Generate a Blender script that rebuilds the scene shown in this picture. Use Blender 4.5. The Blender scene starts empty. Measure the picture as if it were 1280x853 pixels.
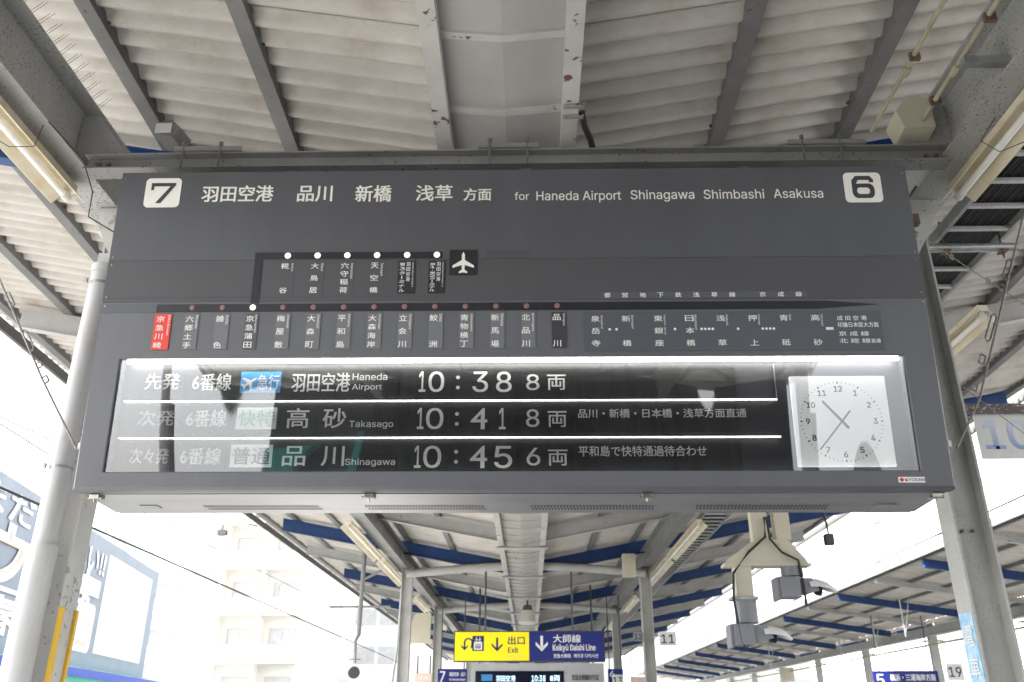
import bpy, bmesh, math, random
from mathutils import Vector, Matrix
R = math.radians
random.seed(7)
scene = bpy.context.scene
col = scene.collection

# ------------------------------------------------------------------ camera
cam_d = bpy.data.cameras.new('camera'); cam = bpy.data.objects.new('camera', cam_d); col.objects.link(cam)
cam.location = (0, 0, 0)
cam.rotation_euler = (R(90 + 23.772), 0, R(1.073))
cam_d.sensor_width = 36; cam_d.lens = 36 * 1075 / 1280
cam_d.clip_start = 0.05; cam_d.clip_end = 1500
cam_d.dof.use_dof = True; cam_d.dof.focus_distance = 3.75; cam_d.dof.aperture_fstop = 5.0
scene.camera = cam

# ------------------------------------------------------------------ sky, sun, exposure
SUN_EL, SUN_AZ = 50, 245          # azimuth clockwise from +Y: from the left, a little behind the camera
w = bpy.data.worlds.new('World'); scene.world = w; w.use_nodes = True
nt = w.node_tree; nt.nodes.clear()
out = nt.nodes.new('ShaderNodeOutputWorld'); bg = nt.nodes.new('ShaderNodeBackground')
sky = nt.nodes.new('ShaderNodeTexSky'); sky.sky_type = 'NISHITA'; sky.sun_disc = False
sky.sun_elevation = R(SUN_EL); sky.sun_rotation = R(SUN_AZ); sky.dust_density = 4.0; sky.air_density = 1.0
hsv = nt.nodes.new('ShaderNodeHueSaturation'); hsv.inputs['Saturation'].default_value = 0.18
nt.links.new(sky.outputs[0], hsv.inputs['Color']); nt.links.new(hsv.outputs[0], bg.inputs['Color'])
bg.inputs['Strength'].default_value = 0.15
nt.links.new(bg.outputs[0], out.inputs[0])
sd = bpy.data.lights.new('sun', 'SUN'); sun = bpy.data.objects.new('sun', sd); col.objects.link(sun)
sd.energy = 5; sd.angle = R(2); sd.color = (1, .98, .95)
az, el = R(SUN_AZ), R(SUN_EL)
dv = Vector((math.sin(az) * math.cos(el), math.cos(az) * math.cos(el), math.sin(el)))
sun.rotation_euler = dv.to_track_quat('Z', 'Y').to_euler()
vs = scene.view_settings
vs.view_transform = 'Standard'; vs.look = 'None'; vs.exposure = 2.25; vs.gamma = 1; vs.use_curve_mapping = False
scene.cycles.max_bounces = 8; scene.cycles.diffuse_bounces = 5; scene.cycles.glossy_bounces = 4
scene.cycles.transparent_max_bounces = 12
scene.cycles.use_denoising = True
scene.cycles.caustics_reflective = False; scene.cycles.caustics_refractive = False

# ------------------------------------------------------------------ materials
def mat(name, c, rough=.6, metal=0, c2=None, nscale=3, speck=None, sscale=60, sthr=.62, samt=1, bump=0, bscale=80,
        emit=0, stretch=None, dirt=.12, spec=.5, regional=True):
    m = bpy.data.materials.new(name); m.use_nodes = True
    N = m.node_tree.nodes; Lk = m.node_tree.links.new
    b = N['Principled BSDF']; b.inputs['Roughness'].default_value = rough; b.inputs['Metallic'].default_value = metal
    b.inputs['Specular IOR Level'].default_value = spec
    if emit:
        b.inputs['Emission Color'].default_value = (*c, 1); b.inputs['Emission Strength'].default_value = emit
    geo = N.new('ShaderNodeNewGeometry'); mp = N.new('ShaderNodeMapping'); Lk(geo.outputs['Position'], mp.inputs['Vector'])
    if stretch: mp.inputs['Scale'].default_value = stretch
    n1 = N.new('ShaderNodeTexNoise'); n1.inputs['Scale'].default_value = nscale; n1.inputs['Detail'].default_value = 6
    n1.inputs['Roughness'].default_value = .65
    Lk(mp.outputs[0], n1.inputs['Vector'])
    r = N.new('ShaderNodeValToRGB'); r.color_ramp.elements[0].position = .3; r.color_ramp.elements[1].position = .72
    lo = c2 or tuple(x * (1 - 2 * dirt) for x in c)
    r.color_ramp.elements[0].color = (*lo, 1); r.color_ramp.elements[1].color = (*c, 1)
    Lk(n1.outputs['Fac'], r.inputs[0]); last = r.outputs[0]
    if speck:
        n2 = N.new('ShaderNodeTexNoise'); n2.inputs['Scale'].default_value = sscale; n2.inputs['Detail'].default_value = 4
        Lk(geo.outputs['Position'], n2.inputs['Vector'])
        n3 = N.new('ShaderNodeTexNoise'); n3.inputs['Scale'].default_value = 4; n3.inputs['Detail'].default_value = 3
        Lk(geo.outputs['Position'], n3.inputs['Vector'])
        ad = N.new('ShaderNodeMath'); ad.operation = 'MULTIPLY_ADD'; ad.inputs[1].default_value = .35 if regional else 0; 
        Lk(n3.outputs['Fac'], ad.inputs[0]); Lk(n2.outputs['Fac'], ad.inputs[2])
        th = N.new('ShaderNodeMapRange'); th.inputs[1].default_value = sthr + (.175 if regional else 0); th.inputs[2].default_value = sthr + (.175 if regional else 0) + .03
        th.inputs[4].default_value = samt
        Lk(ad.outputs[0], th.inputs[0])
        mx = N.new('ShaderNodeMix'); mx.data_type = 'RGBA'; mx.inputs['B'].default_value = (*speck, 1)
        Lk(th.outputs[0], mx.inputs['Factor']); Lk(last, mx.inputs['A']); last = mx.outputs['Result']
    Lk(last, b.inputs['Base Color'])
    if emit: Lk(last, b.inputs['Emission Color'])
    if bump:
        nb = N.new('ShaderNodeTexNoise'); nb.inputs['Scale'].default_value = bscale; nb.inputs['Detail'].default_value = 5
        Lk(mp.outputs[0], nb.inputs['Vector'])
        bp = N.new('ShaderNodeBump'); bp.inputs['Strength'].default_value = bump; bp.inputs['Distance'].default_value = .004
        Lk(nb.outputs['Fac'], bp.inputs['Height']); Lk(bp.outputs[0], b.inputs['Normal'])
    return m

M = {}
M['panel'] = mat('panel_grey', (.089, .092, .104), .5, 0, dirt=.07, nscale=2.2, stretch=(2.2, 1, .5), bump=.05, bscale=6, spec=.45, speck=(.13, .13, .135), sscale=120, sthr=.70, samt=.5)
M['panel2'] = mat('cover_panel_grey', (.080, .081, .090), .52, 0, dirt=.06, nscale=2, spec=.4)
M['frame'] = mat('frame_grey', (.118, .122, .137), .42, 0, dirt=.07, nscale=3, stretch=(2, 1, .7), bump=.05, bscale=8, speck=(.17, .17, .175), sscale=110, sthr=.70, samt=.5)
M['under'] = mat('underside_metal', (.27, .27, .285), .33, .6, dirt=.12, nscale=4, stretch=(.3, 3, 1))
M['plate'] = mat('plate_grey', (.15, .155, .17), .55, 0, dirt=.04)
M['plate_blue'] = mat('plate_bluegrey', (.085, .095, .115), .5, 0, dirt=.04)
M['black'] = mat('matt_black', (.018, .018, .022), .5, 0)
M['band'] = mat('route_band', (.016, .016, .022), .45, 0)
M['red'] = mat('red_plate', (.72, .05, .03), .5, 0, dirt=.05)
M['white'] = mat('lettering_white', (.82, .82, .8), .5, 0, dirt=.03)
M['cream_letter'] = mat('badge_white', (.8, .79, .74), .5, 0, dirt=.03)
M['dimdot'] = mat('unlit_dot', (.24, .13, .13), .35, 0, dirt=.05)
M['litdot'] = mat('lit_dot', (.85, .85, .76), .4, 0, emit=.25, dirt=0)
M['flap'] = mat('flap_black', (.032, .032, .034), .4, 0, dirt=.3, nscale=9, stretch=(3, 1, .6))
M['tube'] = mat('lit_tube', (1, .98, .9), .4, 0, emit=6.5, dirt=0)
M['row_fill'] = mat('added_row_glow', (1, .98, .9), .4, 0, emit=3.5, dirt=0)  # glow of the thin tubes added to brighten the flap rows
M['dial'] = mat('clock_dial', (.84, .84, .83), .6, 0, emit=.10, dirt=.01)  # faint glow added so the dial looks brighter
M['dark'] = mat('dark_grey', (.05, .05, .06), .45, 0)
M['hand'] = mat('clock_hand_grey', (.1, .12, .18), .4, 0)
M['lblue'] = mat('label_blue', (.06, .33, .72), .5, 0, dirt=.03)
M['green'] = mat('label_green', (.04, .5, .22), .5, 0, dirt=.03)
M['latch'] = mat('latch_steel', (.45, .43, .38), .3, .9, dirt=.2, nscale=30)
M['beam'] = mat('grey_steel_paint', (.26, .26, .26), .55, 0, speck=(.1, .07, .05), sscale=45, sthr=.66, bump=.15, bscale=60, dirt=.15)
M['beam_dark'] = mat('dark_steel_paint', (.17, .17, .17), .5, 0, speck=(.05, .04, .03), sscale=40, sthr=.66, bump=.1, dirt=.2)
M['purlin'] = mat('purlin_grey', (.20, .20, .20), .5, 0, speck=(.08, .06, .05), sscale=40, sthr=.68, dirt=.2)
M['rafter'] = mat('rafter_grey', (.50, .50, .49), .6, 0, speck=(.18, .12, .08), sscale=30, sthr=.68, dirt=.12)
M['blue'] = mat('rafter_blue', (.008, .055, .21), .5, 0, dirt=.25, nscale=9)
M['peel'] = mat('peeling_girder_paint', (.42, .42, .41), .6, 0, speck=(.09, .08, .07), sscale=80, sthr=.625, samt=.8, bump=.5, bscale=45, dirt=.12)
M['peelw'] = mat('peeling_white_paint', (.6, .6, .58), .6, 0, speck=(.34, .31, .28), sscale=26, sthr=.62, bump=.9, bscale=30, dirt=.1)
M['column'] = mat('column_paint', (.52, .52, .5), .5, 0, speck=(.25, .23, .2), sscale=90, sthr=.62, samt=.45, bump=.35, bscale=60, dirt=.12)
M['pipe'] = mat('drain_pipe_white', (.60, .60, .61), .45, 0, dirt=.12, nscale=5, stretch=(3, 3, .5), speck=(.4, .38, .35), sscale=35, sthr=.68, samt=.6, bump=.1, bscale=20)
M['gutter'] = mat('gutter_panel_grey', (.42, .415, .40), .5, 0, dirt=.10, nscale=2)
M['gbeam'] = mat('gutter_beam_flaking', (.54, .53, .51), .6, 0, speck=(.14, .08, .06), sscale=16, sthr=.66, bump=.5, bscale=40, dirt=.12)
M['yellow'] = mat('yellow_guard', (.78, .47, .02), .45, 0, dirt=.06)
M['cream'] = mat('cream_paint', (.62, .58, .46), .5, 0, dirt=.08, speck=(.3, .25, .18), sscale=20, sthr=.72)
M['creamold'] = mat('aged_lamp_housing', (.78, .73, .60), .4, 0, c2=(.6, .50, .32), nscale=5, dirt=.2)
M['lamp'] = mat('lamp_tube_white', (.85, .85, .82), .25, 0, dirt=.03)
M['conduit'] = mat('conduit_cream', (.46, .42, .30), .5, 0, dirt=.15, nscale=10)
M['galv'] = mat('galvanised_steel', (.45, .47, .47), .4, .5, dirt=.2, nscale=14)
M['cable'] = mat('black_cable', (.015, .015, .016), .6, 0)
M['wire'] = mat('rusty_wire', (.34, .31, .29), .6, .4, dirt=.3, nscale=40)
M['camgrey'] = mat('signal_unit_grey', (.24, .25, .28), .45, 0, dirt=.08)
M['signyellow'] = mat('sign_yellow', (.85, .70, .0), .5, 0, emit=.06, dirt=.01)
M['signblue'] = mat('sign_blue', (.004, .012, .15), .5, 0, emit=.03, dirt=.01)
M['ink'] = mat('navy_ink', (.01, .015, .12), .5, 0)
M['whiteframe'] = mat('white_frame', (.6, .61, .62), .5, 0)
M['screen'] = mat('dark_screen', (.008, .012, .03), .2, 0)
M['led'] = mat('screen_lettering', (.5, .7, .9), .4, 0, emit=.6, dirt=0)
M['concrete'] = mat('platform_concrete', (.36, .36, .35), .8, 0, dirt=.15, nscale=2, bump=.3, bscale=30)
M['ballast'] = mat('track_ballast', (.27, .26, .25), .9, 0, dirt=.1, nscale=6)
M['ground'] = mat('city_ground', (.2, .2, .19), .9, 0, dirt=.1, nscale=.3)
M['bwall'] = mat('building_cream', (.78, .76, .73), .8, 0, dirt=.05, nscale=.4)
M['bwall2'] = mat('building_white', (.80, .80, .80), .8, 0, dirt=.05, nscale=.4)
M['btan'] = mat('balcony_tan', (.58, .49, .42), .8, 0, dirt=.08, nscale=.5)
M['glassdark'] = mat('window_glass', (.52, .54, .56), .15, 0)
M['bill'] = mat('billboard_slate', (.28, .325, .39), .6, 0, dirt=.08, nscale=1)
M['billwhite'] = mat('billboard_white', (.82, .84, .86), .6, 0, dirt=.05)
M['billpink'] = mat('billboard_orange', (.85, .60, .52), .6, 0, dirt=.05)
M['teal'] = mat('teal_paint', (.04, .42, .38), .4, 0)
M['awngreen'] = mat('green_awning', (.03, .45, .28), .5, 0, dirt=.05)
M['awnblue'] = mat('blue_awning', (.03, .09, .55), .5, 0, dirt=.05)
M['poster'] = mat('poster_blue', (.16, .46, .74), .5, 0, c2=(.6, .75, .85), nscale=22, dirt=.05)
M['brownmetal'] = mat('brown_bracket', (.12, .09, .09), .5, .2, speck=(.35, .33, .3), sscale=60, sthr=.6)
M['numgrad'] = mat('plate_number_blue', (.26, .36, .56), .5, 0)
M['numplate'] = mat('number_plate_white', (.78, .78, .77), .5, 0, dirt=.08, nscale=9)
M['speaker'] = mat('speaker_white', (.75, .73, .68), .4, 0)
M['rust'] = mat('rust_brown', (.2, .13, .09), .7, 0, dirt=.3, nscale=30)

def grad_mat():   # numerals printed in a fade from white-blue to blue
    m = bpy.data.materials.new('faded_number_print'); m.use_nodes = True; N = m.node_tree.nodes; Lk = m.node_tree.links.new
    g = N.new('ShaderNodeNewGeometry'); sp = N.new('ShaderNodeSeparateXYZ'); mr = N.new('ShaderNodeMapRange'); r = N.new('ShaderNodeValToRGB')
    mr.inputs[1].default_value = 1.40; mr.inputs[2].default_value = 1.60
    r.color_ramp.elements[0].color = (.22, .36, .62, 1); r.color_ramp.elements[1].color = (.66, .71, .78, 1)
    Lk(g.outputs['Position'], sp.inputs[0]); Lk(sp.outputs['Z'], mr.inputs[0]); Lk(mr.outputs[0], r.inputs[0]); Lk(r.outputs[0], N['Principled BSDF'].inputs['Base Color'])
    return m
M['numgrad'] = grad_mat()
# corrugated lining with fine perforation and age stains
def sheet_mat(nm='corrugated_lining', dots=.6):
    m = bpy.data.materials.new(nm); m.use_nodes = True
    N = m.node_tree.nodes; Lk = m.node_tree.links.new; b = N['Principled BSDF']; b.inputs['Roughness'].default_value = .85
    b.inputs['Specular IOR Level'].default_value = .2
    g = N.new('ShaderNodeNewGeometry')
    mp = N.new('ShaderNodeMapping'); mp.inputs['Scale'].default_value = (.8, 1.0, 1); Lk(g.outputs['Position'], mp.inputs['Vector'])
    n = N.new('ShaderNodeTexNoise'); n.inputs['Scale'].default_value = 3.2; n.inputs['Detail'].default_value = 8; n.inputs['Roughness'].default_value = .7
    Lk(mp.outputs[0], n.inputs['Vector'])
    r = N.new('ShaderNodeValToRGB'); e = r.color_ramp.elements
    e[0].position = .28; e[0].color = (.43, .385, .335, 1); e[1].position = .62; e[1].color = (.61, .59, .56, 1)
    k = e.new(.45); k.color = (.54, .51, .475, 1)
    Lk(n.outputs['Fac'], r.inputs[0])
    # perforation grid, 9 mm pitch
    sp = N.new('ShaderNodeSeparateXYZ'); Lk(g.outputs['Position'], sp.inputs[0])
    outs = []
    for ax in ('X', 'Y'):
        mm = N.new('ShaderNodeMath'); mm.operation = 'MULTIPLY'; mm.inputs[1].default_value = 2 * math.pi / .0105
        s = N.new('ShaderNodeMath'); s.operation = 'SINE'; Lk(sp.outputs[ax], mm.inputs[0]); Lk(mm.outputs[0], s.inputs[0]); outs.append(s)
    mu = N.new('ShaderNodeMath'); mu.operation = 'MULTIPLY'; Lk(outs[0].outputs[0], mu.inputs[0]); Lk(outs[1].outputs[0], mu.inputs[1])
    mr = N.new('ShaderNodeMapRange'); mr.inputs[1].default_value = .1; mr.inputs[2].default_value = .8; mr.inputs[3].default_value = 1; mr.inputs[4].default_value = dots
    Lk(mu.outputs[0], mr.inputs[0])
    # water stains
    n4 = N.new('ShaderNodeTexNoise'); n4.inputs['Scale'].default_value = 2.1; n4.inputs['Detail'].default_value = 9; n4.inputs['Roughness'].default_value = .75
    Lk(g.outputs['Position'], n4.inputs['Vector'])
    st = N.new('ShaderNodeMapRange'); st.inputs[1].default_value = .57; st.inputs[2].default_value = .72; st.inputs[4].default_value = .4; Lk(n4.outputs['Fac'], st.inputs[0])
    mx0 = N.new('ShaderNodeMix'); mx0.data_type = 'RGBA'; mx0.inputs['B'].default_value = (.30, .25, .2, 1)
    Lk(st.outputs[0], mx0.inputs['Factor']); Lk(r.outputs[0], mx0.inputs['A'])
    mx = N.new('ShaderNodeMix'); mx.data_type = 'RGBA'; mx.blend_type = 'MULTIPLY'; mx.inputs['Factor'].default_value = 1
    Lk(mx0.outputs['Result'], mx.inputs['A']); Lk(mr.outputs[0], mx.inputs['B']); Lk(mx.outputs['Result'], b.inputs['Base Color'])
    return m
M['sheet'] = sheet_mat(); M['sheet_plain'] = sheet_mat('plain_corrugated_lining', 1.0)

def glass_mat(name='display_glass', warp=.03):
    m = bpy.data.materials.new(name); m.use_nodes = True
    N = m.node_tree.nodes; Lk = m.node_tree.links.new; N.clear()
    o = N.new('ShaderNodeOutputMaterial'); mix = N.new('ShaderNodeMixShader'); tr = N.new('ShaderNodeBsdfTransparent')
    tr.inputs[0].default_value = (.93, .94, .95, 1)
    gl = N.new('ShaderNodeBsdfGlossy'); gl.inputs['Roughness'].default_value = .015
    fr = N.new('ShaderNodeFresnel'); fr.inputs['IOR'].default_value = 1.55
    g = N.new('ShaderNodeNewGeometry'); mp = N.new('ShaderNodeMapping'); mp.inputs['Scale'].default_value = (1.2, .3, .35); Lk(g.outputs['Position'], mp.inputs['Vector'])
    n = N.new('ShaderNodeTexNoise'); n.inputs['Scale'].default_value = 1.5; n.inputs['Detail'].default_value = 0
    Lk(mp.outputs[0], n.inputs['Vector'])
    bp = N.new('ShaderNodeBump'); bp.inputs['Strength'].default_value = 1; bp.inputs['Distance'].default_value = warp
    Lk(n.outputs['Fac'], bp.inputs['Height']); Lk(bp.outputs[0], gl.inputs['Normal'])
    ad = N.new('ShaderNodeMath'); ad.operation = 'MULTIPLY'; ad.inputs[1].default_value = 2.1; Lk(fr.outputs[0], ad.inputs[0])
    Lk(ad.outputs[0], mix.inputs[0]); Lk(tr.outputs[0], mix.inputs[1]); Lk(gl.outputs[0], mix.inputs[2]); Lk(mix.outputs[0], o.inputs[0])
    return m
M['glass'] = glass_mat()

# ------------------------------------------------------------------ builders
ORG = {}
class MB:
    def __init__(s): s.v = []; s.f = []
    def add(s, vs, fs):
        n = len(s.v); s.v += [tuple(p) for p in vs]; s.f += [tuple(i + n for i in q) for q in fs]; return s
    def box(s, x0, x1, y0, y1, z0, z1):
        return s.add([(x0, y0, z0), (x1, y0, z0), (x1, y1, z0), (x0, y1, z0), (x0, y0, z1), (x1, y0, z1), (x1, y1, z1), (x0, y1, z1)],
                     [(0, 3, 2, 1), (4, 5, 6, 7), (0, 1, 5, 4), (1, 2, 6, 5), (2, 3, 7, 6), (3, 0, 4, 7)])
    def loft(s, rings, closed=True):      # rings of equal length, capped
        n = len(rings[0]); vs = [p for r in rings for p in r]; fs = []
        for k in range(len(rings) - 1):
            for i in range(n if closed else n - 1):
                j = (i + 1) % n; fs.append((k * n + i, k * n + j, (k + 1) * n + j, (k + 1) * n + i))
        if closed: fs += [tuple(range(n - 1, -1, -1)), tuple((len(rings) - 1) * n + i for i in range(n))]
        return s.add(vs, fs)
    def tube(s, pts, r, n=10):
        pts = [Vector(p) for p in pts]; rings = []
        for i, p in enumerate(pts):
            a = pts[max(i - 1, 0)]; b = pts[min(i + 1, len(pts) - 1)]; d = (b - a).normalized()
            u = d.cross(Vector((0, 0, 1)) if abs(d.z) < .9 else Vector((1, 0, 0))).normalized(); w_ = d.cross(u)
            rr = r[i] if isinstance(r, (list, tuple)) else r
            rings.append([p + (u * math.cos(2 * math.pi * k / n) + w_ * math.sin(2 * math.pi * k / n)) * rr for k in range(n)])
        return s.loft(rings)
    def prism(s, poly, a, b):             # poly: list of points (function of end) -> loft between a(poly) and b(poly)
        return s.loft([[a(p) for p in poly], [b(p) for p in poly]])
    def lathe(s, c, prof, n=16, axis=(0, 0, 1)):
        q = Vector((0, 0, 1)).rotation_difference(Vector(axis))
        rings = [[Vector(c) + q @ Vector((r * math.cos(2 * math.pi * k / n), r * math.sin(2 * math.pi * k / n), h)) for k in range(n)] for h, r in prof]
        return s.loft(rings)
    def build(s, name, m, parent=None, loc=None, bevel=0, smooth=False):
        o_ = Vector((0, 0, 0))
        if parent is not None: o_ = ORG.get(parent.name, Vector((0, 0, 0)))
        elif loc is not None: o_ = Vector(loc)
        me = bpy.data.meshes.new(name)
        me.from_pydata([Vector(p) - o_ for p in s.v], [], s.f)
        bm = bmesh.new(); bm.from_mesh(me); bmesh.ops.recalc_face_normals(bm, faces=bm.faces)
        if bevel: bmesh.ops.bevel(bm, geom=bm.edges[:], offset=bevel, segments=2, affect='EDGES', profile=.6)
        if smooth:
            for f in bm.faces: f.smooth = True
            for e in bm.edges:
                if len(e.link_faces) == 2 and e.calc_face_angle(0) > .7: e.smooth = False
        bm.to_mesh(me); bm.free()
        me.materials.append(M[m] if isinstance(m, str) else m)
        o = bpy.data.objects.new(name, me); col.objects.link(o)
        if parent is not None: o.parent = parent; ORG[o.name] = o_.copy()
        else: o.location = o_; ORG[o.name] = o_.copy()
        return o
def tag(o, label=None, cat=None, group=None, kind=None):
    for k, x in (('label', label), ('category', cat), ('group', group), ('kind', kind)):
        if x: o[k] = x
    return o
def thing(name, label, cat, loc, group=None):
    o = bpy.data.objects.new(name, None); o.empty_display_size = .1; col.objects.link(o); o.location = loc; ORG[o.name] = Vector(loc)
    return tag(o, label, cat, group)
def dup(root, loc, label=None):
    r = root.copy(); col.objects.link(r); r.location = loc
    if label: r['label'] = label
    for ch in list(root.children):
        c = ch.copy(); col.objects.link(c); c.parent = r
        for g in ch.children:
            d = g.copy(); col.objects.link(d); d.parent = c
    return r
ORD = ['nearest', 'second', 'third', 'fourth', 'fifth', 'sixth', 'seventh', 'eighth', 'ninth', 'tenth', 'eleventh', 'twelfth']

# lettering: glyph meshes from the built-in font (its CJK fallback) or Blender's own Inter
try:
    import os
    fp = os.path.join(bpy.utils.resource_path('LOCAL'), 'datafiles', 'fonts', 'Inter.woff2')
    INTER = bpy.data.fonts.load(fp) if os.path.exists(fp) else None
except Exception:
    INTER = None
GC = {}; GB = {}
def glyphs(s, bold=0.0, latin=None):
    if latin is None: latin = all(ord(ch) < 256 or ch in 'ū' for ch in s)
    key = (s, bold, latin)
    if key in GC: return GC[key]
    c = bpy.data.curves.new('lettering', 'FONT'); c.body = s; c.resolution_u = 3; c.offset = bold; c.fill_mode = 'BOTH'
    if latin and INTER: c.font = INTER
    o = bpy.data.objects.new('lettering', c); col.objects.link(o)
    dg = bpy.context.evaluated_depsgraph_get(); me = bpy.data.meshes.new_from_object(o.evaluated_get(dg))
    vs = [(v.co.x, v.co.y) for v in me.vertices]; fs = [tuple(p.vertices) for p in me.polygons]
    bpy.data.objects.remove(o); bpy.data.curves.remove(c); bpy.data.meshes.remove(me)
    x0 = min(p[0] for p in vs); x1 = max(p[0] for p in vs); y0 = min(p[1] for p in vs); y1 = max(p[1] for p in vs)
    w_, h_ = max(x1 - x0, 1e-6), max(y1 - y0, 1e-6); GB[s] = (x0, x1, y0, y1)
    GC[key] = ([((x - x0) / w_, (y - y0) / h_) for x, y in vs], fs, w_ / h_)
    return GC[key]
def raw(s):
    vs, fs, _ = glyphs(s, 0, True); x0, x1, y0, y1 = GB[s]
    return [(x0 + a * (x1 - x0), y0 + b * (y1 - y0)) for a, b in vs], fs
def glyphs_k(s):
    # the font's own k has crossing contours: build it from a stem, an arm and a leg
    key = (s, 'k')
    if key in GC: return GC[key]
    V, Fc = raw(s.replace('k', 'h')); hv, _ = raw('h'); hw_ = max(p[0] for p in hv) - min(p[0] for p in hv); hh = max(p[1] for p in hv)
    par = list(range(len(V)))
    def find(a):
        while par[a] != a: a = par[a]
        return a
    for f in Fc:
        for a in f[1:]: par[find(a)] = find(f[0])
    comp = {}
    for i in range(len(V)): comp.setdefault(find(i), []).append(i)
    drop = set(); add_v = []; add_f = []
    for i, ch in enumerate(s):
        if ch != 'k': continue
        xr = max(p[0] for p in raw(s[:i].replace('k', 'h') + 'h')[0]); xl = xr - hw_
        for r_, idx in comp.items():
            a = min(V[j][0] for j in idx); b = max(V[j][0] for j in idx)
            if abs(a - xl) < .03 and abs(b - xr) < .03: drop.add(r_)
        st = hh * .125; w_ = hw_ * 1.02; xh = hh * .72
        P = [(0, 0), (st, 0), (st, hh), (0, hh), (st, .24 * hh), (st, .40 * hh), (w_ * .74, xh), (w_, xh), (.50 * w_, .43 * hh), (.36 * w_, .32 * hh), (w_ * .78, 0), (w_ * 1.06, 0)]
        n = len(add_v); add_v += [(xl + x, y) for x, y in P]
        add_f += [tuple(n + k for k in q) for q in ((0, 1, 4, 5, 2, 3), (4, 9, 8, 7, 6, 5), (9, 10, 11, 8))]
    keep = {}; nv = []
    for i in range(len(V)):
        if find(i) not in drop: keep[i] = len(nv); nv.append(V[i])
    nf = [tuple(keep[a] for a in f) for f in Fc if find(f[0]) not in drop]; n = len(nv)
    nv += add_v; nf += [tuple(n + a for a in f) for f in add_f]
    x0 = min(p[0] for p in nv); x1 = max(p[0] for p in nv); y0 = min(p[1] for p in nv); y1 = max(p[1] for p in nv)
    GC[key] = ([((x - x0) / (x1 - x0), (y - y0) / (y1 - y0)) for x, y in nv], nf, (x1 - x0) / (y1 - y0))
    return GC[key]
def letter(mb, s, x0, z0, x1, z1, fn, bold=0.0, rot=0, latin=None):
    """fit string s into the box; fn maps (x, z) of the surface to a point; rot=1 turns it 90 degrees clockwise"""
    vs, fs, _ = glyphs_k(s) if (INTER and 'k' in s and latin is None and all(ord(c_) < 256 for c_ in s)) else glyphs(s, 0, latin)
    o_, ex, ez = (Vector(fn(*p)) for p in ((0, 0), (1, 0), (0, 1)))
    nn = (ex - o_).cross(ez - o_).normalized()
    size = (x1 - x0) if rot else (z1 - z0)
    # heavier strokes: up to four overlaid, slightly shifted leaves, each a hair prouder than the last
    e = bold * size * .9
    for k, (dx, dz) in enumerate([(0, 0)] if not bold else [(-e, -e * .5), (e, e * .5), (-e, e * .6), (e, -e * .6)]):
        if rot: pts = [Vector(fn(x0 + dx + (x1 - x0) * b, z1 + dz - (z1 - z0) * a)) + nn * (.00012 * k) * max(1, size * 8) for a, b in vs]
        else: pts = [Vector(fn(x0 + dx + (x1 - x0) * a, z0 + dz + (z1 - z0) * b)) + nn * (.00012 * k) * max(1, size * 8) for a, b in vs]
        mb.add(pts, fs)
def sheetpoly(mb, pts, fn): mb.add([fn(*p) for p in pts], [tuple(range(len(pts)))])
def disc(mb, cx, cz, r, fn, n=20): sheetpoly(mb, [(cx + r * math.cos(2 * math.pi * k / n), cz + r * math.sin(2 * math.pi * k / n)) for k in range(n)], fn)
def rrect(x0, z0, x1, z1, r, n=5):
    P = []
    for cx, cz, a0 in ((x1 - r, z1 - r, 0), (x0 + r, z1 - r, 90), (x0 + r, z0 + r, 180), (x1 - r, z0 + r, 270)):
        for k in range(n + 1): a = R(a0 + 90 * k / n); P.append((cx + r * math.cos(a), cz + r * math.sin(a)))
    return P
def slab(mb, poly, y0, y1): mb.loft([[(x, y0, z) for x, z in poly], [(x, y1, z) for x, z in poly]])
def rect(x0, z0, x1, z1): return [(x0, z0), (x1, z0), (x1, z1), (x0, z1)]

# ================================================================== ground, tracks, platforms
PZ = -1.62
g = MB(); g.add([(-700, -700, -2.75), (700, -700, -2.75), (700, 900, -2.75), (-700, 900, -2.75)], [(0, 1, 2, 3)]); tag(g.build('ground', 'ground'), kind='structure')
g = MB(); g.box(-3.7, 4.0, -60, 160, -2.7, PZ); tag(g.build('platform', 'concrete'), kind='structure')
g = MB(); g.box(11.0, 17.5, -60, 160, -2.7, PZ); tag(g.build('platform', 'concrete'), kind='structure')
for x0, x1 in ((-9.5, -3.72), (4.02, 10.98)):
    g = MB(); g.box(x0, x1, -60, 160, -2.9, -2.55); tag(g.build('track_bed', 'ballast'), kind='structure')

# ================================================================== departure board
A = R(5.23)
board = thing('departure_board', 'large grey hanging train departure board with route map, flap display rows and clock', 'departure board', (0, 3.59, .89))
board.rotation_euler = (A, R(.17), 0)
ORG[board.name] = Vector((0, 0, 0))     # its parts are built in the board's own x (right), y (into it), z (up)
XL, XR, H = -1.955, 1.803, 1.536
WX0, WX1, WZ0, WZ1 = -1.834, 1.668, .078, .596
b = MB()
b.add([(XL + .006, .012, .012), (XR - .006, .012, .012), (XR - .006, .425, -.036), (XL + .006, .425, -.036), (XL + .006, .012, H - .005), (XR - .006, .012, H - .005), (XR - .006, .70, H - .07), (XL + .006, .70, H - .07)],
      [(0, 3, 2, 1), (4, 5, 6, 7), (2, 3, 7, 6), (3, 0, 4, 7), (1, 2, 6, 5)])
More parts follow.
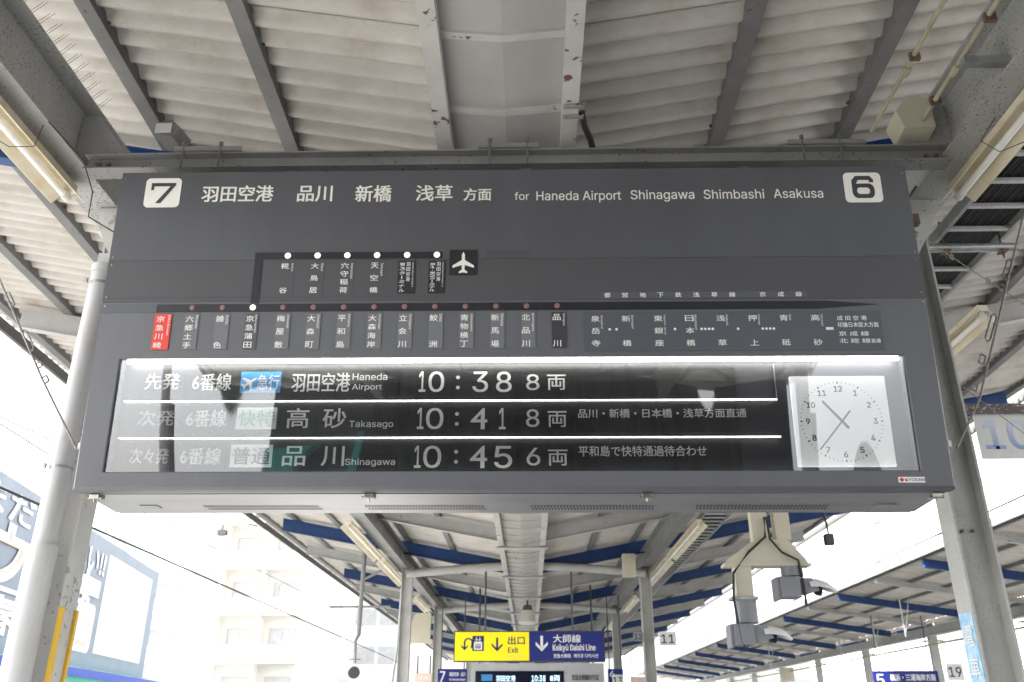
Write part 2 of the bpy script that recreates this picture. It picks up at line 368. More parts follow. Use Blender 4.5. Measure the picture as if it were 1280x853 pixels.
# recessed interior walls of the window
b.add([(WX0, .012, WZ0), (WX1, .012, WZ0), (WX1, .012, WZ1), (WX0, .012, WZ1), (XL + .006, .012, .012), (XR - .006, .012, .012), (XR - .006, .012, H - .005), (XL + .006, .012, H - .005)],
      [(0, 1, 5, 4), (1, 2, 6, 5), (2, 3, 7, 6), (3, 0, 4, 7)])
b.build('cabinet', 'frame', board)
def ring(x0, x1, z0, z1, a0, a1, c0, c1, ya, yb):
    m = MB()
    for (p, q, r_, s_) in ((x0, x1, z0, c0), (x0, x1, c1, z1), (x0, a0, c0, c1), (a1, x1, c0, c1)): m.box(p, q, ya, yb, r_, s_)
    return m
fm = MB()
O = [(XL, 0), (XR, 0), (XR, .862), (XL, .862)]; I = rect(WX0, WZ0, WX1, WZ1); I2 = rect(WX0 + .004, WZ0 + .004, WX1 - .004, WZ1 - .004)
def fr_ring(mb, A_, ya, B_, yb):
    n = len(A_); mb.add([(x, ya, z) for x, z in A_] + [(x, yb, z) for x, z in B_], [(i, (i + 1) % n, n + (i + 1) % n, n + i) for i in range(n)])
O1 = [(XL + .012, .016), (XR - .012, .016), (XR - .004, .862), (XL + .004, .862)]
fr_ring(fm, [(XL + .02, -.004), (XR - .02, -.004), (XR, .862), (XL, .862)], .05, [(XL + .006, -.001), (XR - .006, -.001), (XR, .862), (XL, .862)], .03)
fr_ring(fm, [(XL + .006, -.001), (XR - .006, -.001), (XR, .862), (XL, .862)], .03, [(XL + .001, .006), (XR - .001, .006), (XR - .001, .862), (XL + .001, .862)], .012)
fr_ring(fm, [(XL + .001, .006), (XR - .001, .006), (XR - .001, .862), (XL + .001, .862)], .012, O1, 0)
fr_ring(fm, O1, 0, I, 0); fr_ring(fm, I, 0, I2, .003); fr_ring(fm, I2, .003, I2, .10)
front = fm.build('front_frame', 'frame', board, smooth=True)
# the map faces: lower strip, middle and top panel, recessed joints between
for nm, z0, z1, m in (('map_panel', .8632, 1.0705, 'panel2'), ('map_panel', 1.0718, H, 'panel')):
    m_ = MB(); m_.box(XL + .001, XR - .001, 0, .014, z0, z1); m_.build(nm, m, board, bevel=.0006)
# edge trims, upper joint screws
m_ = MB()
for zz in (.845, .889, 1.05, 1.09, 1.5):
    for xx in (XL + .018, XR - .018): m_.lathe((xx, -.0005, zz), [(0, .004), (.0025, .0035)], 8, (0, -1, 0))
m_.build('screw', 'latch', board)
# interior
inner = MB(); inner.box(WX0 - .01, WX1 + .01, .064, .07, WZ0 - .01, WZ1 + .01); inner = inner.build('back_panel', 'dark', board)
for z_, r_, y_, x1_ in ((.585, .009, .026, WX1 - .02), (.0830, .0014, .026, WX1 - .02), (.4045, .0012, .040, 1.10), (.2375, .0012, .040, 1.10)):  # thick top tube is the lamp; thinner ones are added fill for the rows
    tb = MB(); tb.tube([(WX0 + .03, y_, z_), (x1_, y_, z_)], r_, 8); tb.build('lamp_or_fill_tube', 'tube' if r_ > .002 else 'row_fill', board, smooth=True)
tb = MB(); tb.box(WX0, WX1, .02, .0635, .5975, .60); tb.build('lamp_reflector', 'white', board)
for z0 in (.4045, .2375):
    d_ = MB(); d_.box(WX0 + .03, 1.105, .0545, .062, z0 - .0035, z0 + .0035); d_.build('row_divider', 'white', board)
d_ = MB(); d_.box(1.102, 1.106, .056, .062, .41, .57); d_.build('row_divider', 'galv', board)
pn = MB(); pn.box(WX0 + .012, .93, .0605, .0632, WZ0 + .01, .57); pn.build('flap_panel', 'flap', board)
gl = MB(); gl.box(WX0 + .0045, WX1 - .0045, .012, .015, WZ0 + .0045, WZ1 - .0045); gl.build('glass_pane', 'glass', board)

FY = .0565
def F(y): return lambda x, z: (x, y, z)
ROWS = [
 [('先発', -1.728, .4643, -1.5695, .5388), ('6番線', -1.5108, .4581, -1.3359, .5372), ('LBL', -1.2929, .4472, -1.1107, .5452), ('羽田空港', -1.0603, .4516, -.7976, .5384), ('Haneda', -.7869, .5036, -.6311, .5352), ('Airport', -.7871, .4533, -.6532, .4863),
  ('1', -.4862, .4486, -.4582, .5431), ('0', -.4429, .4481, -.3746, .5426), (':', -.3213, .46, -.3016, .5229), ('3', -.2455, .4468, -.1772, .5412), ('8', -.1393, .4461, -.0711, .5404), ('8', -.0047, .4545, .0533, .5278), ('両', .0894, .4554, .1709, .5254)],
 [('次発', -1.7354, .2982, -1.5731, .366), ('6番線', -1.5185, .2923, -1.3414, .3693), ('LBL', -1.2945, .2802, -1.1148, .3787), ('高', -1.0696, .2853, -.9716, .3744), ('砂', -.9083, .2843, -.806, .3734), ('Takasago', -.7892, .2803, -.5943, .3169),
  ('1', -.488, .279, -.4605, .374), ('0', -.4485, .2786, -.3736, .3736), (':', -.3226, .2933, -.3031, .3545), ('4', -.2508, .2775, -.179, .3723), ('1', -.1252, .2769, -.0978, .3717), ('8', -.0059, .2869, .0514, .3661), ('両', .09, .2862, .1719, .3574), ('品川・新橋・日本橋・浅草方面直通', .2236, .326, .9636, .3672)],
 [('次々発', -1.7493, .1276, -1.5773, .195), ('6番線', -1.525, .1235, -1.3459, .1968), ('LBL', -1.3043, .1105, -1.1196, .2106), ('品', -1.0736, .1169, -.9739, .2036), ('川', -.9027, .1161, -.8032, .2026), ('Shinagawa', -.7971, .1123, -.5783, .1479),
  ('1', -.4945, .1068, -.467, .2036), ('0', -.4552, .1065, -.3783, .2032), (':', -.3222, .1252, -.3031, .1847), ('4', -.2514, .1055, -.1777, .2021), ('5', -.1453, .1049, -.0687, .2015), ('6', -.004, .1161, .054, .1931), ('両', .089, .1156, .1727, .1848), ('平和島で快特通過待合わせ', .2222, .1551, .7775, .2013)]]
plane_icon = [(0, 1), (.07, .86), (.07, .60), (.48, .34), (.48, .22), (.07, .36), (.06, .14), (.19, .04), (.19, -.04), (0, 0), (-.19, -.04), (-.19, .04), (-.06, .14), (-.07, .36), (-.48, .22), (-.48, .34), (-.07, .60), (-.07, .86)]
def put_plane(mb, cx, cz, h, fn, rot=0):
    c_, s_ = math.cos(rot), math.sin(rot); P = [((x) * h, (y - .5) * h) for x, y in plane_icon]
    P = [(cx + x * c_ - y * s_, cz + x * s_ + y * c_) for x, y in P]
    n = len(P); ctr = (cx - (.06 * -s_) * h * 0, cz)
    mb.add([fn(*p) for p in P], [(17, 0, 1), (17, 1, 2, 16), (16, 2, 5, 13), (2, 3, 4, 5), (13, 14, 15, 16), (13, 5, 6, 12), (12, 6, 9), (6, 7, 8, 9), (12, 9, 10, 11)])
LBLS = [('急行', 'lblue', 'white'), ('快特', 'white', 'green'), ('普通', 'white', 'dark')]
RZ = [(.412, .568), (.245, .397), (.09, .23)]
for ri, row in enumerate(ROWS):
    za, zb = RZ[ri]
    # flap modules: recessed black cassettes with a split leaf
    mods = [(-1.76, -1.545), (-1.53, -1.325), (-1.305, -1.10), (-1.075, -.575), (-.51, -.35), (-.265, -.165), (-.155, -.055), (-.02, .185), (.205, .93)]
    for mi, (x0, x1) in enumerate(mods):
        mo = MB(); zt, zm = zb - .012, (za + zb) / 2 - .004
        mo.box(x0, x1, .058, .0604, zm + .001, zt); mo.box(x0, x1, .0574, .0604, za + .01, zm - .001)
        module = mo.build('flap_module', 'flap', board, bevel=.0006)
        lt = MB(); dk = None
        for s, a0, c0, a1, c1 in row:
            mid = (a0 + a1) / 2
            k0, k1 = x0 - (.012 if mi not in (3,) else .02), x1 + .012
            if s == ':' and mi == 4: hit = True
            else: hit = (k0 <= mid <= k1)
            if not hit or s == 'LBL': continue
            dz = .003 * 0
            if s == ':':
                for zz in (c0 + .008, c1 - .008): disc(lt, mid, zz, .0085, F(FY))
            else: letter(lt, s, a0, c0, a1, c1, F(FY), bold=.014 if len(s) > 1 or ord(s[0]) > 255 else .011, latin=False if s == '4' else None)
        if lt.v: lt.build('lettering', 'white', module)
        if mi == 2:
            s, a0, c0, a1, c1 = [r_ for r_ in row if r_[0] == 'LBL'][0]; txt, cb, cf = LBLS[ri]
            lb = MB(); lb.box(a0, a1, .0555, .0572, c0, c1); lb = lb.build('service_label', cb, board)
            t_ = MB(); w_ = a1 - a0
            if ri == 0:
                put_plane(t_, a0 + .24 * w_, (c0 + c1) / 2, .075, F(.0548), -R(55)); letter(t_, txt, a0 + .42 * w_, c0 + .014, a1 - .006, c1 - .014, F(.0548), bold=.01)
            else: letter(t_, txt, a0 + .01, c0 + .012, a1 - .01, c1 - .012, F(.0548), bold=.015)
            t_.build('lettering', cf, lb)
# clock
ck = MB(); slab(ck, rect(1.166, .106, 1.584, .510), .044, .062); clock = ck.build('clock_face', 'dial', board, bevel=.002)
ccx, ccz = 1.3725, .305
mk = MB()
for k in range(60):
    a = R(6 * k); big = k % 5 == 0; r0, r1, hw = (.170 if big else .1725, .180, .0032 if big else .0013)
    u = (math.sin(a), math.cos(a)); t_ = (math.cos(a), -math.sin(a))
    sheetpoly(mk, [(ccx + u[0] * r + t_[0] * h, ccz + u[1] * r + t_[1] * h) for r, h in ((r0, -hw), (r0, hw), (r1, hw), (r1, -hw))], F(.0432))
mk.build('minute_mark', 'black', clock)
for k in range(1, 13):
    a = R(30 * k); x, z = ccx + .1465 * math.sin(a), ccz + .1465 * math.cos(a); s = str(k)
    asp = glyphs(s, 0, True)[2]; h = .026; w_ = min(h * asp * .95, .036)
    mk = MB(); letter(mk, s, x - w_ / 2, z - h / 2, x + w_ / 2, z + h / 2, F(.0432), bold=.045); mk.build('numeral', 'black', clock)
for ang, ln, tl, wd in ((-40.2, .118, .042, .0062), (220.8, .168, .06, .0042)):
    a = R(ang); u = (math.sin(a), math.cos(a)); t_ = (math.cos(a), -math.sin(a))
    h_ = MB(); P = [(ccx + u[0] * r + t_[0] * q, ccz + u[1] * r + t_[1] * q) for r, q in ((-tl, -wd), (-tl, wd), (ln, wd * .7), (ln, -wd * .7))]
    yy = .0385 if wd > .005 else .034
    slab(h_, P, yy, yy + .0025); h_.build('clock_hand', 'hand', clock)
h_ = MB(); h_.lathe((ccx, .043, ccz), [(0, .007), (.012, .006)], 12, (0, -1, 0)); h_.build('hand_hub', 'hand', clock)

# head line
for s, a0, c0, a1, c1 in [('羽田空港', -1.5541, 1.3756, -1.2123, 1.4607), ('品川', -1.0939, 1.3731, -.9285, 1.4562), ('新橋', -.8152, 1.3699, -.6454, 1.4565), ('浅草', -.5261, 1.3719, -.3535, 1.4548), ('方面', -.2986, 1.3713, -.1683, 1.4361)]:
    hd = MB(); letter(hd, s, a0, c0, a1, c1, F(-.0012), bold=.022); hd.build('headline_word', 'cream_letter', board)
for s, a0, c0, a1, c1 in [('for', -.0568, 1.3725, .0122, 1.4145), ('Haneda Airport', .0474, 1.3569, .4473, 1.4181), ('Shinagawa', .4938, 1.3577, .7934, 1.4202), ('Shimbashi', .8386, 1.3698, 1.1231, 1.4198), ('Asakusa', 1.1682, 1.3714, 1.3996, 1.4196)]:
    hd = MB(); letter(hd, s, a0, c0, a1, c1, F(-.0012), bold=.008); hd.build('headline_word', 'cream_letter', board)
for s, x0, z0, x1, z1 in (('7', -1.831, 1.348, -1.659, 1.5035), ('6', 1.503, 1.346, 1.678, 1.5025)):
    bd = MB(); slab(bd, rrect(x0, z0, x1, z1, .022), -.003, .001); bd = bd.build('platform_number_badge', 'cream_letter', board)
    n_ = MB(); cx_ = (x0 + x1) / 2
    if s == '7':   # squared seven with a flag
        P = [(-.058, .052), (.060, .052), (.060, .040), (-.004, -.056), (-.030, -.056), (.034, .034), (-.044, .034), (-.044, .014), (-.058, .014)]
        P = [(cx_ + a, 1.425 + c) for a, c in P]
        n_.add([(x, -.0038, z) for x, z in P], [(0, 1, 2, 5, 6), (2, 3, 4, 5), (0, 6, 7, 8)])
    else:          # squared six
        def arcs(x0_, z0_, x1_, z1_, r_): return rrect(x0_, z0_, x1_, z1_, r_, 4)
        A1 = arcs(cx_ - .062, 1.372, cx_ + .062, 1.442, .028); A2 = arcs(cx_ - .036, 1.392, cx_ + .036, 1.423, .015); n6 = len(A1)
        n_.add([(x, -.0038, z) for x, z in A1] + [(x, -.0038, z) for x, z in A2], [(i, (i + 1) % n6, n6 + (i + 1) % n6, n6 + i) for i in range(n6)])
        n_.add([(x, -.0039, z) for x, z in [(cx_ - .062, 1.405), (cx_ - .036, 1.407), (cx_ - .036, 1.444), (cx_ - .024, 1.459), (cx_ + .036, 1.459), (cx_ + .036, 1.448), (cx_ + .061, 1.448), (cx_ + .061, 1.461), (cx_ + .043, 1.479), (cx_ - .038, 1.479), (cx_ - .062, 1.457)]],
               [(0, 1, 2, 10), (2, 3, 9, 10), (3, 4, 8, 9), (4, 5, 6, 7, 8)])
    if s == '6': n_.v = [(cx_ + (x - cx_) * .84, y, 1.4255 + (z - 1.4255) * 1.1) for x, y, z in n_.v]
    n_.build('platform_number', 'dark', bd)

# route bands
def band(pts, y=-.0024, m='band', nm='route_band'):
    q = MB(); slab(q, pts, y, y + .003); return q.build(nm, m, board)
band([(-1.2669, 1.0751), (-.392, 1.0745), (-.392, 1.107), (-1.2669, 1.1085)])
band([(-1.266, .856), (-1.229, .856), (-1.229, 1.0747), (-1.266, 1.0747)], y=-.0026)
band([(-1.693, .8145), (1.32, .8145), (1.585, .8335), (1.35, .8515), (-1.693, .8515)], y=-.003)
band([(-1.955, .812), (-1.695, .812), (-1.695, .853), (-1.955, .853)], y=-.0018, m='plate_blue', nm='cover_strip')
dotx = [(-1.53 + .1389 * i) for i in range(0, 13)]
for i, x in enumerate(dotx):
    z = .834
    q = MB(); lit = i == 2
    r_ = .0140 if lit else .0125
    q.lathe((x, -.003, z), [(0, r_), (.002, r_), (.004, r_ * .7)], 16, (0, -1, 0)); q.build('station_lamp', 'litdot' if lit else 'dimdot', board)
for x in (-1.1132, -.974, -.835, -.6962, -.556, -.4175):
    q = MB(); q.lathe((x, -.0024, 1.091), [(0, .0145), (.002, .0145), (.004, .011)], 16, (0, -1, 0)); q.build('station_lamp', 'litdot', board)
def vert_name(mb, s, cx, ztop, zbot, w_, h_, y):
    n = len(s)
    for k, ch in enumerate(s):
        z = ztop - (ztop - zbot) * k / max(n - 1, 1); letter(mb, ch, cx - w_ / 2, z - h_ / 2, cx + w_ / 2, z + h_ / 2, F(y), bold=.012)
ST = [('京急川崎', 'Keikyu Kawasaki'), ('六郷土手', 'Rokugodote'), ('雑色', 'Zoshiki'), ('京急蒲田', 'Keikyu Kamata'), ('梅屋敷', 'Umeyashiki'), ('大森町', 'Omorimachi'), ('平和島', 'Heiwajima'), ('大森海岸', 'Omorikaigan'), ('立会川', 'Tachiaigawa'), ('鮫洲', 'Samezu'), ('青物横丁', 'Aomonoyokocho'), ('新馬場', 'Shimbamba'), ('北品川', 'Kitashinagawa'), ('品川', 'Shinagawa')]
for i, (k_, ro) in enumerate(ST):
    x = -1.6687 + .1391 * i if i else -1.66
    x0, x1 = (x - .028, x + .037) if i else (-1.696, -1.619)
    m = 'red' if i == 0 else ('panel' if i == 3 else ('dark' if i == 13 else 'plate'))
    if i == 3: x0, x1 = x - .03, x + .03
    q = MB(); q.box(x0, x1, -.0034 if i else -.005, -.0015, .6335, .8035); pl = q.build('station_plate', m, board)
    if i == 0: tag(pl, label='red station name plate at the left end of the map')
    t_ = MB(); yy = -.0042 if i else -.0058
    vert_name(t_, k_, x0 + .022 + (.006 if i == 0 else 0), .779, .654, .036, .0285 if len(k_) > 3 else .030, yy)
    ln = min(.009 * len(ro) * .72, .135)
    letter(t_, ro, x1 - .0175, .797 - ln, x1 - .0045, .797, F(yy), rot=1)
    t_.build('lettering', 'white', pl)
for i, (k_, ro) in enumerate([('糀谷', 'Kojiya'), ('大鳥居', 'Otorii'), ('穴守稲荷', 'Anamoriinari'), ('天空橋', 'Tenkubashi')]):
    x = -1.114 + .1392 * i
    q = MB(); q.box(x - .03, x + .036, -.001, .001, .895, 1.062); pl = q.build('station_plate', 'panel2', board)
    t_ = MB(); vert_name(t_, k_, x - .008, 1.039, .918, .036, .028, -.0018); ln = min(.0065 * len(ro), .11)
    letter(t_, ro, x + .020, 1.052 - ln, x + .032, 1.052, F(-.0018), rot=1); t_.build('lettering', 'white', pl)
for x0, x1, a, rr in ((-.594, -.516, '第3ターミナル', 'Haneda Airport Terminal 3'), (-.4535, -.3772, '第1・第2ターミナル', 'Haneda Airport Terminal 1-2')):
    q = MB(); q.box(x0, x1, -.004, -.001, .9, 1.06); pl = q.build('station_plate', 'black', board); t_ = MB()
    n = len(a)
    for k, ch in enumerate(a):
        z = 1.043 - .130 * k / (n - 1); hh = .112 / n
        if ch == 'ー': letter(t_, '｜', x0 + .016, z - hh / 2, x0 + .02, z + hh / 2, F(-.0048))
        elif ch == '・': disc(t_, x0 + .018, z, .002, F(-.0048), 8)
        else: letter(t_, ch, x0 + .006, z - hh / 2, x0 + .031, z + hh / 2, F(-.0048), bold=.015)
    for k, ch in enumerate('羽田空港'): z = 1.043 - .075 * k / 3; letter(t_, ch, x0 + .037, z - .010, x0 + .055, z + .010, F(-.0048), bold=.012)
    letter(t_, rr, x1 - .016, .93, x1 - .006, 1.053, F(-.0048), rot=1); t_.build('lettering', 'white', pl)
q = MB(); q.box(-.3586, -.2302, -.004, -.001, .9885, 1.115); pl = q.build('airport_symbol_plate', 'black', board)
t_ = MB(); put_plane(t_, -.294, 1.0518, .103, F(-.0048)); t_.build('airport_symbol', 'white', pl)
q = MB(); q.box(.256, 1.583, -.0032, -.0015, .618, .803); pl = q.build('through_route_plate', 'plate_blue', board)
t_ = MB()
for x, (k_, ro) in zip([.3076, .446, .5902, .7297, .8705, 1.0127, 1.1531, 1.2933], [('泉岳寺', 'Sengakuji'), ('新橋', 'Shimbashi'), ('東銀座', 'Higashi-ginza'), ('日本橋', 'Nihombashi'), ('浅草', 'Asakusa'), ('押上', 'Oshiage'), ('青砥', 'Aoto'), ('高砂', 'Takasago')]):
    t_ = MB(); vert_name(t_, k_, x, .770, .654, .038, .0285, -.004); ln = .0072 * len(ro); letter(t_, ro, x + .023, .787 - ln, x + .034, .787, F(-.004), rot=1); t_.build('station_lettering', 'white', pl)
t_ = MB()
for x in (.371, .4013, .6628, .782, .7986, .8152, .8317, .9447, 1.0545, 1.071, 1.0876, 1.1041): disc(t_, x, .719, .0062, F(-.004), 10)
sheetpoly(t_, rect(1.336, .7115, 1.369, .7245), F(-.004))
for s, a0, c0, a1, c1 in (('成 田 空 港', 1.3898, .7561, 1.5222, .7786), ('印旛日本医大方面', 1.3905, .7237, 1.5705, .7478), ('京 成 線', 1.3899, .6824, 1.5229, .7047), ('北 総 線', 1.3888, .6491, 1.526, .6713), ('直通', 1.5289, .650, 1.5707, .669)):
    t2 = MB(); letter(t2, s, a0, c0, a1, c1, F(-.004), bold=.012); t2.build('direction_lettering', 'white', pl)
t_.build('route_dots', 'white', pl)
q = MB(); q.box(.337, 1.269, -.001, .001, .870, .9); pl = q.build('line_name_plate', 'plate_blue', board); t_ = MB()
for ch, x in zip('都営地下鉄浅草線京成線', [.3663, .4461, .5273, .6069, .688, .769, .8515, .9324, 1.0696, 1.1518, 1.2324]): letter(t_, ch, x - .0138, .8735, x + .0138, .8965, F(-.0018), bold=.02)
t_.build('lettering', 'white', pl)
# faint patched cover strips
for x0, z0, x1, z1 in ((-.19, .905, .02, 1.12), (-1.955, .885, -.38, .887)):
    q = MB(); q.box(x0, x1, -.0012, .0005, z0, z1) if z1 - z0 < .01 else q.box(x0, x1, -.0008, .0005, 1.075, 1.115); q.build('cover_strip', 'panel2', board)
# maker's plate
q = MB(); q.box(1.563, 1.674, -.002, .001, .0295, .0535); pl = q.build('maker_plate', 'white', board)
t_ = MB(); letter(t_, 'KYOSAN', 1.592, .035, 1.671, .048, F(-.0028), bold=.02); t_.build('lettering', 'dark', pl)
t_ = MB(); disc(t_, 1.577, .0415, .0085, F(-.0028), 16); sheetpoly(t_, rect(1.566, .040, 1.588, .043), F(-.0030)); t_.build('maker_symbol', 'red', pl)
# underside door (plane tilts with the body), vents, latches, inspection plates
dz = lambda y: -.036 * (y - .03) / .395 - .006
u_ = MB(); u_.add([(XL + .03, .055, dz(.055) + .001), (XR - .03, .055, dz(.055) + .001), (XR - .03, .418, dz(.418)), (XL + .03, .418, dz(.418)), (XL + .03, .055, dz(.055) + .012), (XR - .03, .055, dz(.055) + .012), (XR - .03, .418, dz(.418) + .012), (XL + .03, .418, dz(.418) + .012)],
      [(0, 3, 2, 1), (4, 5, 6, 7), (0, 1, 5, 4), (1, 2, 6, 5), (2, 3, 7, 6), (3, 0, 4, 7)]); door = u_.build('underside_door', 'under', board)
for x0, x1 in ((-1.48, -.95), (-.741, -.196), (.011, .573), (.759, 1.357)):
    q = MB(); n = 38; st_ = (x1 - x0) / n
    for r_ in range(2):
        for k in range(n):
            xx = x0 + k * st_ + r_ * st_ * .45; ya = .262 + .05 * r_; yb = ya + .034
            q.add([(xx, ya, dz(ya) - .0008), (xx + st_ * .55, ya, dz(ya) - .0008), (xx + st_ * .75, yb, dz(yb) - .0008), (xx + st_ * .2, yb, dz(yb) - .0008)], [(0, 1, 2, 3)])
    tag(q.build('vent_slots', 'black', door), kind='stuff')
for x0, x1 in ((-1.764, -1.683), (1.56, 1.65)):
    q = MB(); q.add([(x0, .25, dz(.25) - .003), (x1, .25, dz(.25) - .003), (x1 - .0, .31, dz(.31) - .003), (x0, .31, dz(.31) - .003), (x0, .25, dz(.25)), (x1, .25, dz(.25)), (x1, .31, dz(.31)), (x0, .31, dz(.31))],
        [(0, 3, 2, 1), (0, 1, 5, 4), (1, 2, 6, 5), (2, 3, 7, 6), (3, 0, 4, 7)]); q.build('inspection_plate', 'camgrey', door)
for x in (-1.874, -.684, .509, 1.737):
    q = MB(); q.box(x - .022, x + .022, .045, .10, dz(.07) - .016, dz(.07) + .004); lt = q.build('latch', 'latch', board, bevel=.003)
    q = MB(); q.tube([(x - .03, .055, dz(.07) - .012), (x + .03, .055, dz(.07) - .012)], .007, 8); q.tube([(x, .055, dz(.07) - .012), (x, .055, dz(.07) - .03)], .005, 8); q.build('latch_hook', 'latch', lt, smooth=True)
for s, x in ((-1, XL - .006), (1, XR + .006)):
    q = MB(); q.tube([(x - .01, .03, .20), (x + .012, .03, .20)], .008, 8); q.box(x - .008, x + .012, .022, .038, .185, .215); q.build('anchor_eye', 'latch', board)

# ================================================================== beam over the board
bm_ = thing('support_beam', 'grey I-beam running above the departure board from girder to girder', 'beam', (-.06, 3.66, 2.57))
q = MB(); x0, x1 = -2.26, 2.14
q.box(x0, x1, 3.61, 3.71, 2.57, 2.577); q.box(x0, x1, 3.61, 3.71, 2.653, 2.66); q.box(x0, x1, 3.656, 3.664, 2.577, 2.653); q.build('beam_web_and_flanges', 'beam', bm_)
for x0, x1 in ((-1.80, -1.45), (-.24, .07), (1.33, 1.72)):
    q = MB(); q.box(x0, x1, 3.60, 3.606, 2.662, 2.69); q.box(x0, x1, 3.60, 3.70, 2.6605, 2.664); q.build('clamp_angle', 'beam', bm_)
for x in (-1.75, -1.56, -.18, .01, 1.40, 1.59):
    q = MB(); q.tube([(x, 3.603, 2.71), (x, 3.603, 2.56)], .006, 8); q.tube([(x, 3.603, 2.715), (x, 3.603, 2.695)], .011, 6); q.build('strap_bolt', 'beam_dark', bm_, smooth=True)
for x in (-1.2, 0.0, 1.1):
    q = MB(); q.box(x - .03, x + .03, 3.65, 3.67, 2.40, 2.57); q.build('hanger_plate', 'beam_dark', bm_)
for sx in (-1, 1):
    for k in range(2):
        q = MB(); X_ = (-2.2 if sx < 0 else 2.08) + sx * .0 + k * .05 * -sx; q.lathe((X_, 3.655, 2.615), [(0, .012), (.012, .012), (.014, .007)], 6, (0, -1, 0)); q.build('bolt', 'rust', bm_)

# ================================================================== canopy
CX = -.1
def z0f(Y): return 2.5 if Y >= 10 else 2.5 + .045 * (10 - max(Y, -2))
ROOF_Y0, ROOF_Y1 = -12.0, 62.0
SL = .19
def roof_sheets(root, x_in, x_out, sgn, zoff, zf, y0, y1, slope, name='corrugated_sheet'):
    me = None; nw, pitch, sg = 5, .14, 10
    L_ = nw * pitch; y = y0; k = 0
    v = []; f = []
    n = nw * sg + 1
    for i in range(n):
        yy = i * pitch / sg; ph = 2 * math.pi * i / sg
        zz = .032 * (abs(math.sin(ph / 2)) ** 1.15 * 2 - 1) * -1 - .020 * (1 - i / (n - 1))
        xs_ = (x_in, x_in + (x_out - x_in) * .5, x_out)
        for x in xs_: v.append((x, yy, zz + slope * abs(x)))
    for i in range(n - 1):
        for j in range(2): a = i * 3 + j; f.append((a, a + 1, a + 4, a + 3))
    m0 = len(v)
    for j, x in enumerate((x_in, x_in + (x_out - x_in) * .5, x_out)): v.append((x, 0.0, v[j][2] + .024))
    f += [(0, 1, m0 + 1, m0), (1, 2, m0 + 2, m0 + 1)]
    me = bpy.data.meshes.new(name); me.from_pydata(v, [], f)
    for p in me.polygons: p.use_smooth = p.index < (n - 1) * 2
    me.materials.append(M['sheet']); me2 = me.copy(); me2.materials[0] = M['sheet_plain']
    while y < y1:
        o = bpy.data.objects.new(name, me2 if y < -.5 or y > 9 else me); col.objects.link(o); o.parent = root
        dzz = zf(y) ; sl = (zf(y + .5) - zf(y)) / .5
        o.location = (CXX[0], y, dzz + zoff + .002 * ((k * 7) % 3)); o.rotation_euler = (math.atan(sl), 0, 0)
        y += L_ - .004; k += 1
CXX = [CX]
roof = bpy.data.objects.new('canopy_roof', None); col.objects.link(roof); roof['kind'] = 'structure'
roof_sheets(roof, -.30, -5.42, -1, .30, z0f, ROOF_Y0, ROOF_Y1, SL)
roof_sheets(roof, .30, 6.6, 1, .30, z0f, ROOF_Y0, ROOF_Y1, SL)

YS = [-12, -2, 10, 62]
def rail(mb, X, prof):    # prof: list of (dx, dz); follows the roof's fall
    base = SL * abs(X - CX)
    mb.loft([[(X + a, Y, z0f(Y) + base + c) for a, c in prof] for Y in YS])
def chan(h, w_, s=1, t=.008):  # C profile opening towards s
    P = [(0, 0), (w_, 0), (w_, .022), (w_ - t, .022), (w_ - t, t), (t, t), (t, h - t), (w_, h - t), (w_, h), (0, h)]
    return [(s * (a - w_ / 2), c) for a, c in P][::1 if s > 0 else -1]
for X, sd_, pos in ((-1.44, -1, 'first purlin left of the gutter'), (-2.30, -1, 'purlin above the left girder'), (-3.6, -1, 'first purlin outside the left girder'), (-4.5, -1, 'second purlin outside the left girder'), (-5.25, -1, 'purlin along the left eave'),
               (1.16, 1, 'first purlin right of the gutter'), (2.0, 1, 'purlin just inside the right girder'), (3.5, 1, 'first purlin outside the right girder'), (4.5, 1, 'second purlin outside the right girder'), (5.5, 1, 'third purlin outside the right girder'), (6.4, 1, 'purlin along the right eave')):
    q = MB(); rail(q, X, [(a, c + .2) for a, c in chan(.09, .085, sd_)])
    pu = tag(q.build('roof_purlin', 'purlin', loc=(X, 0, 2.9)), 'long grey steel channel, ' + pos, 'purlin', 'channel purlins under the corrugated roof')
    hb = None
    for k in range(14):
        Y = 2.15 + .46 * k + .11 * ((k * 5) % 3); ex = X + (.052 if k % 2 else -.05)
        P_ = Vector((ex, Y, z0f(Y) + SL * abs(X - CX) + .285))
        if hb is None:
            q = MB(); q.tube([P_, P_ + Vector((0, 0, -.045))], .0045, 6); q.tube([P_ + Vector((0, 0, -.03)), P_ + Vector((0, 0, -.04))], .011, 6); hb = q.build('hook_bolt', 'rust', pu); hp = P_
        else: o = hb.copy(); col.objects.link(o); o.parent = pu; o.location = P_ - hp
# eave fascia
for X, lb in ((-5.5, 'left'), (6.62, 'right')):
    q = MB(); rail(q, X, [(-.02, .12), (.02, .12), (.02, .235), (-.02, .235)])
    tag(q.build('eave_fascia', 'beam_dark', loc=(X, 0, 3.5)), f'thin dark fascia strip along the {lb} eave of the near canopy', 'fascia')
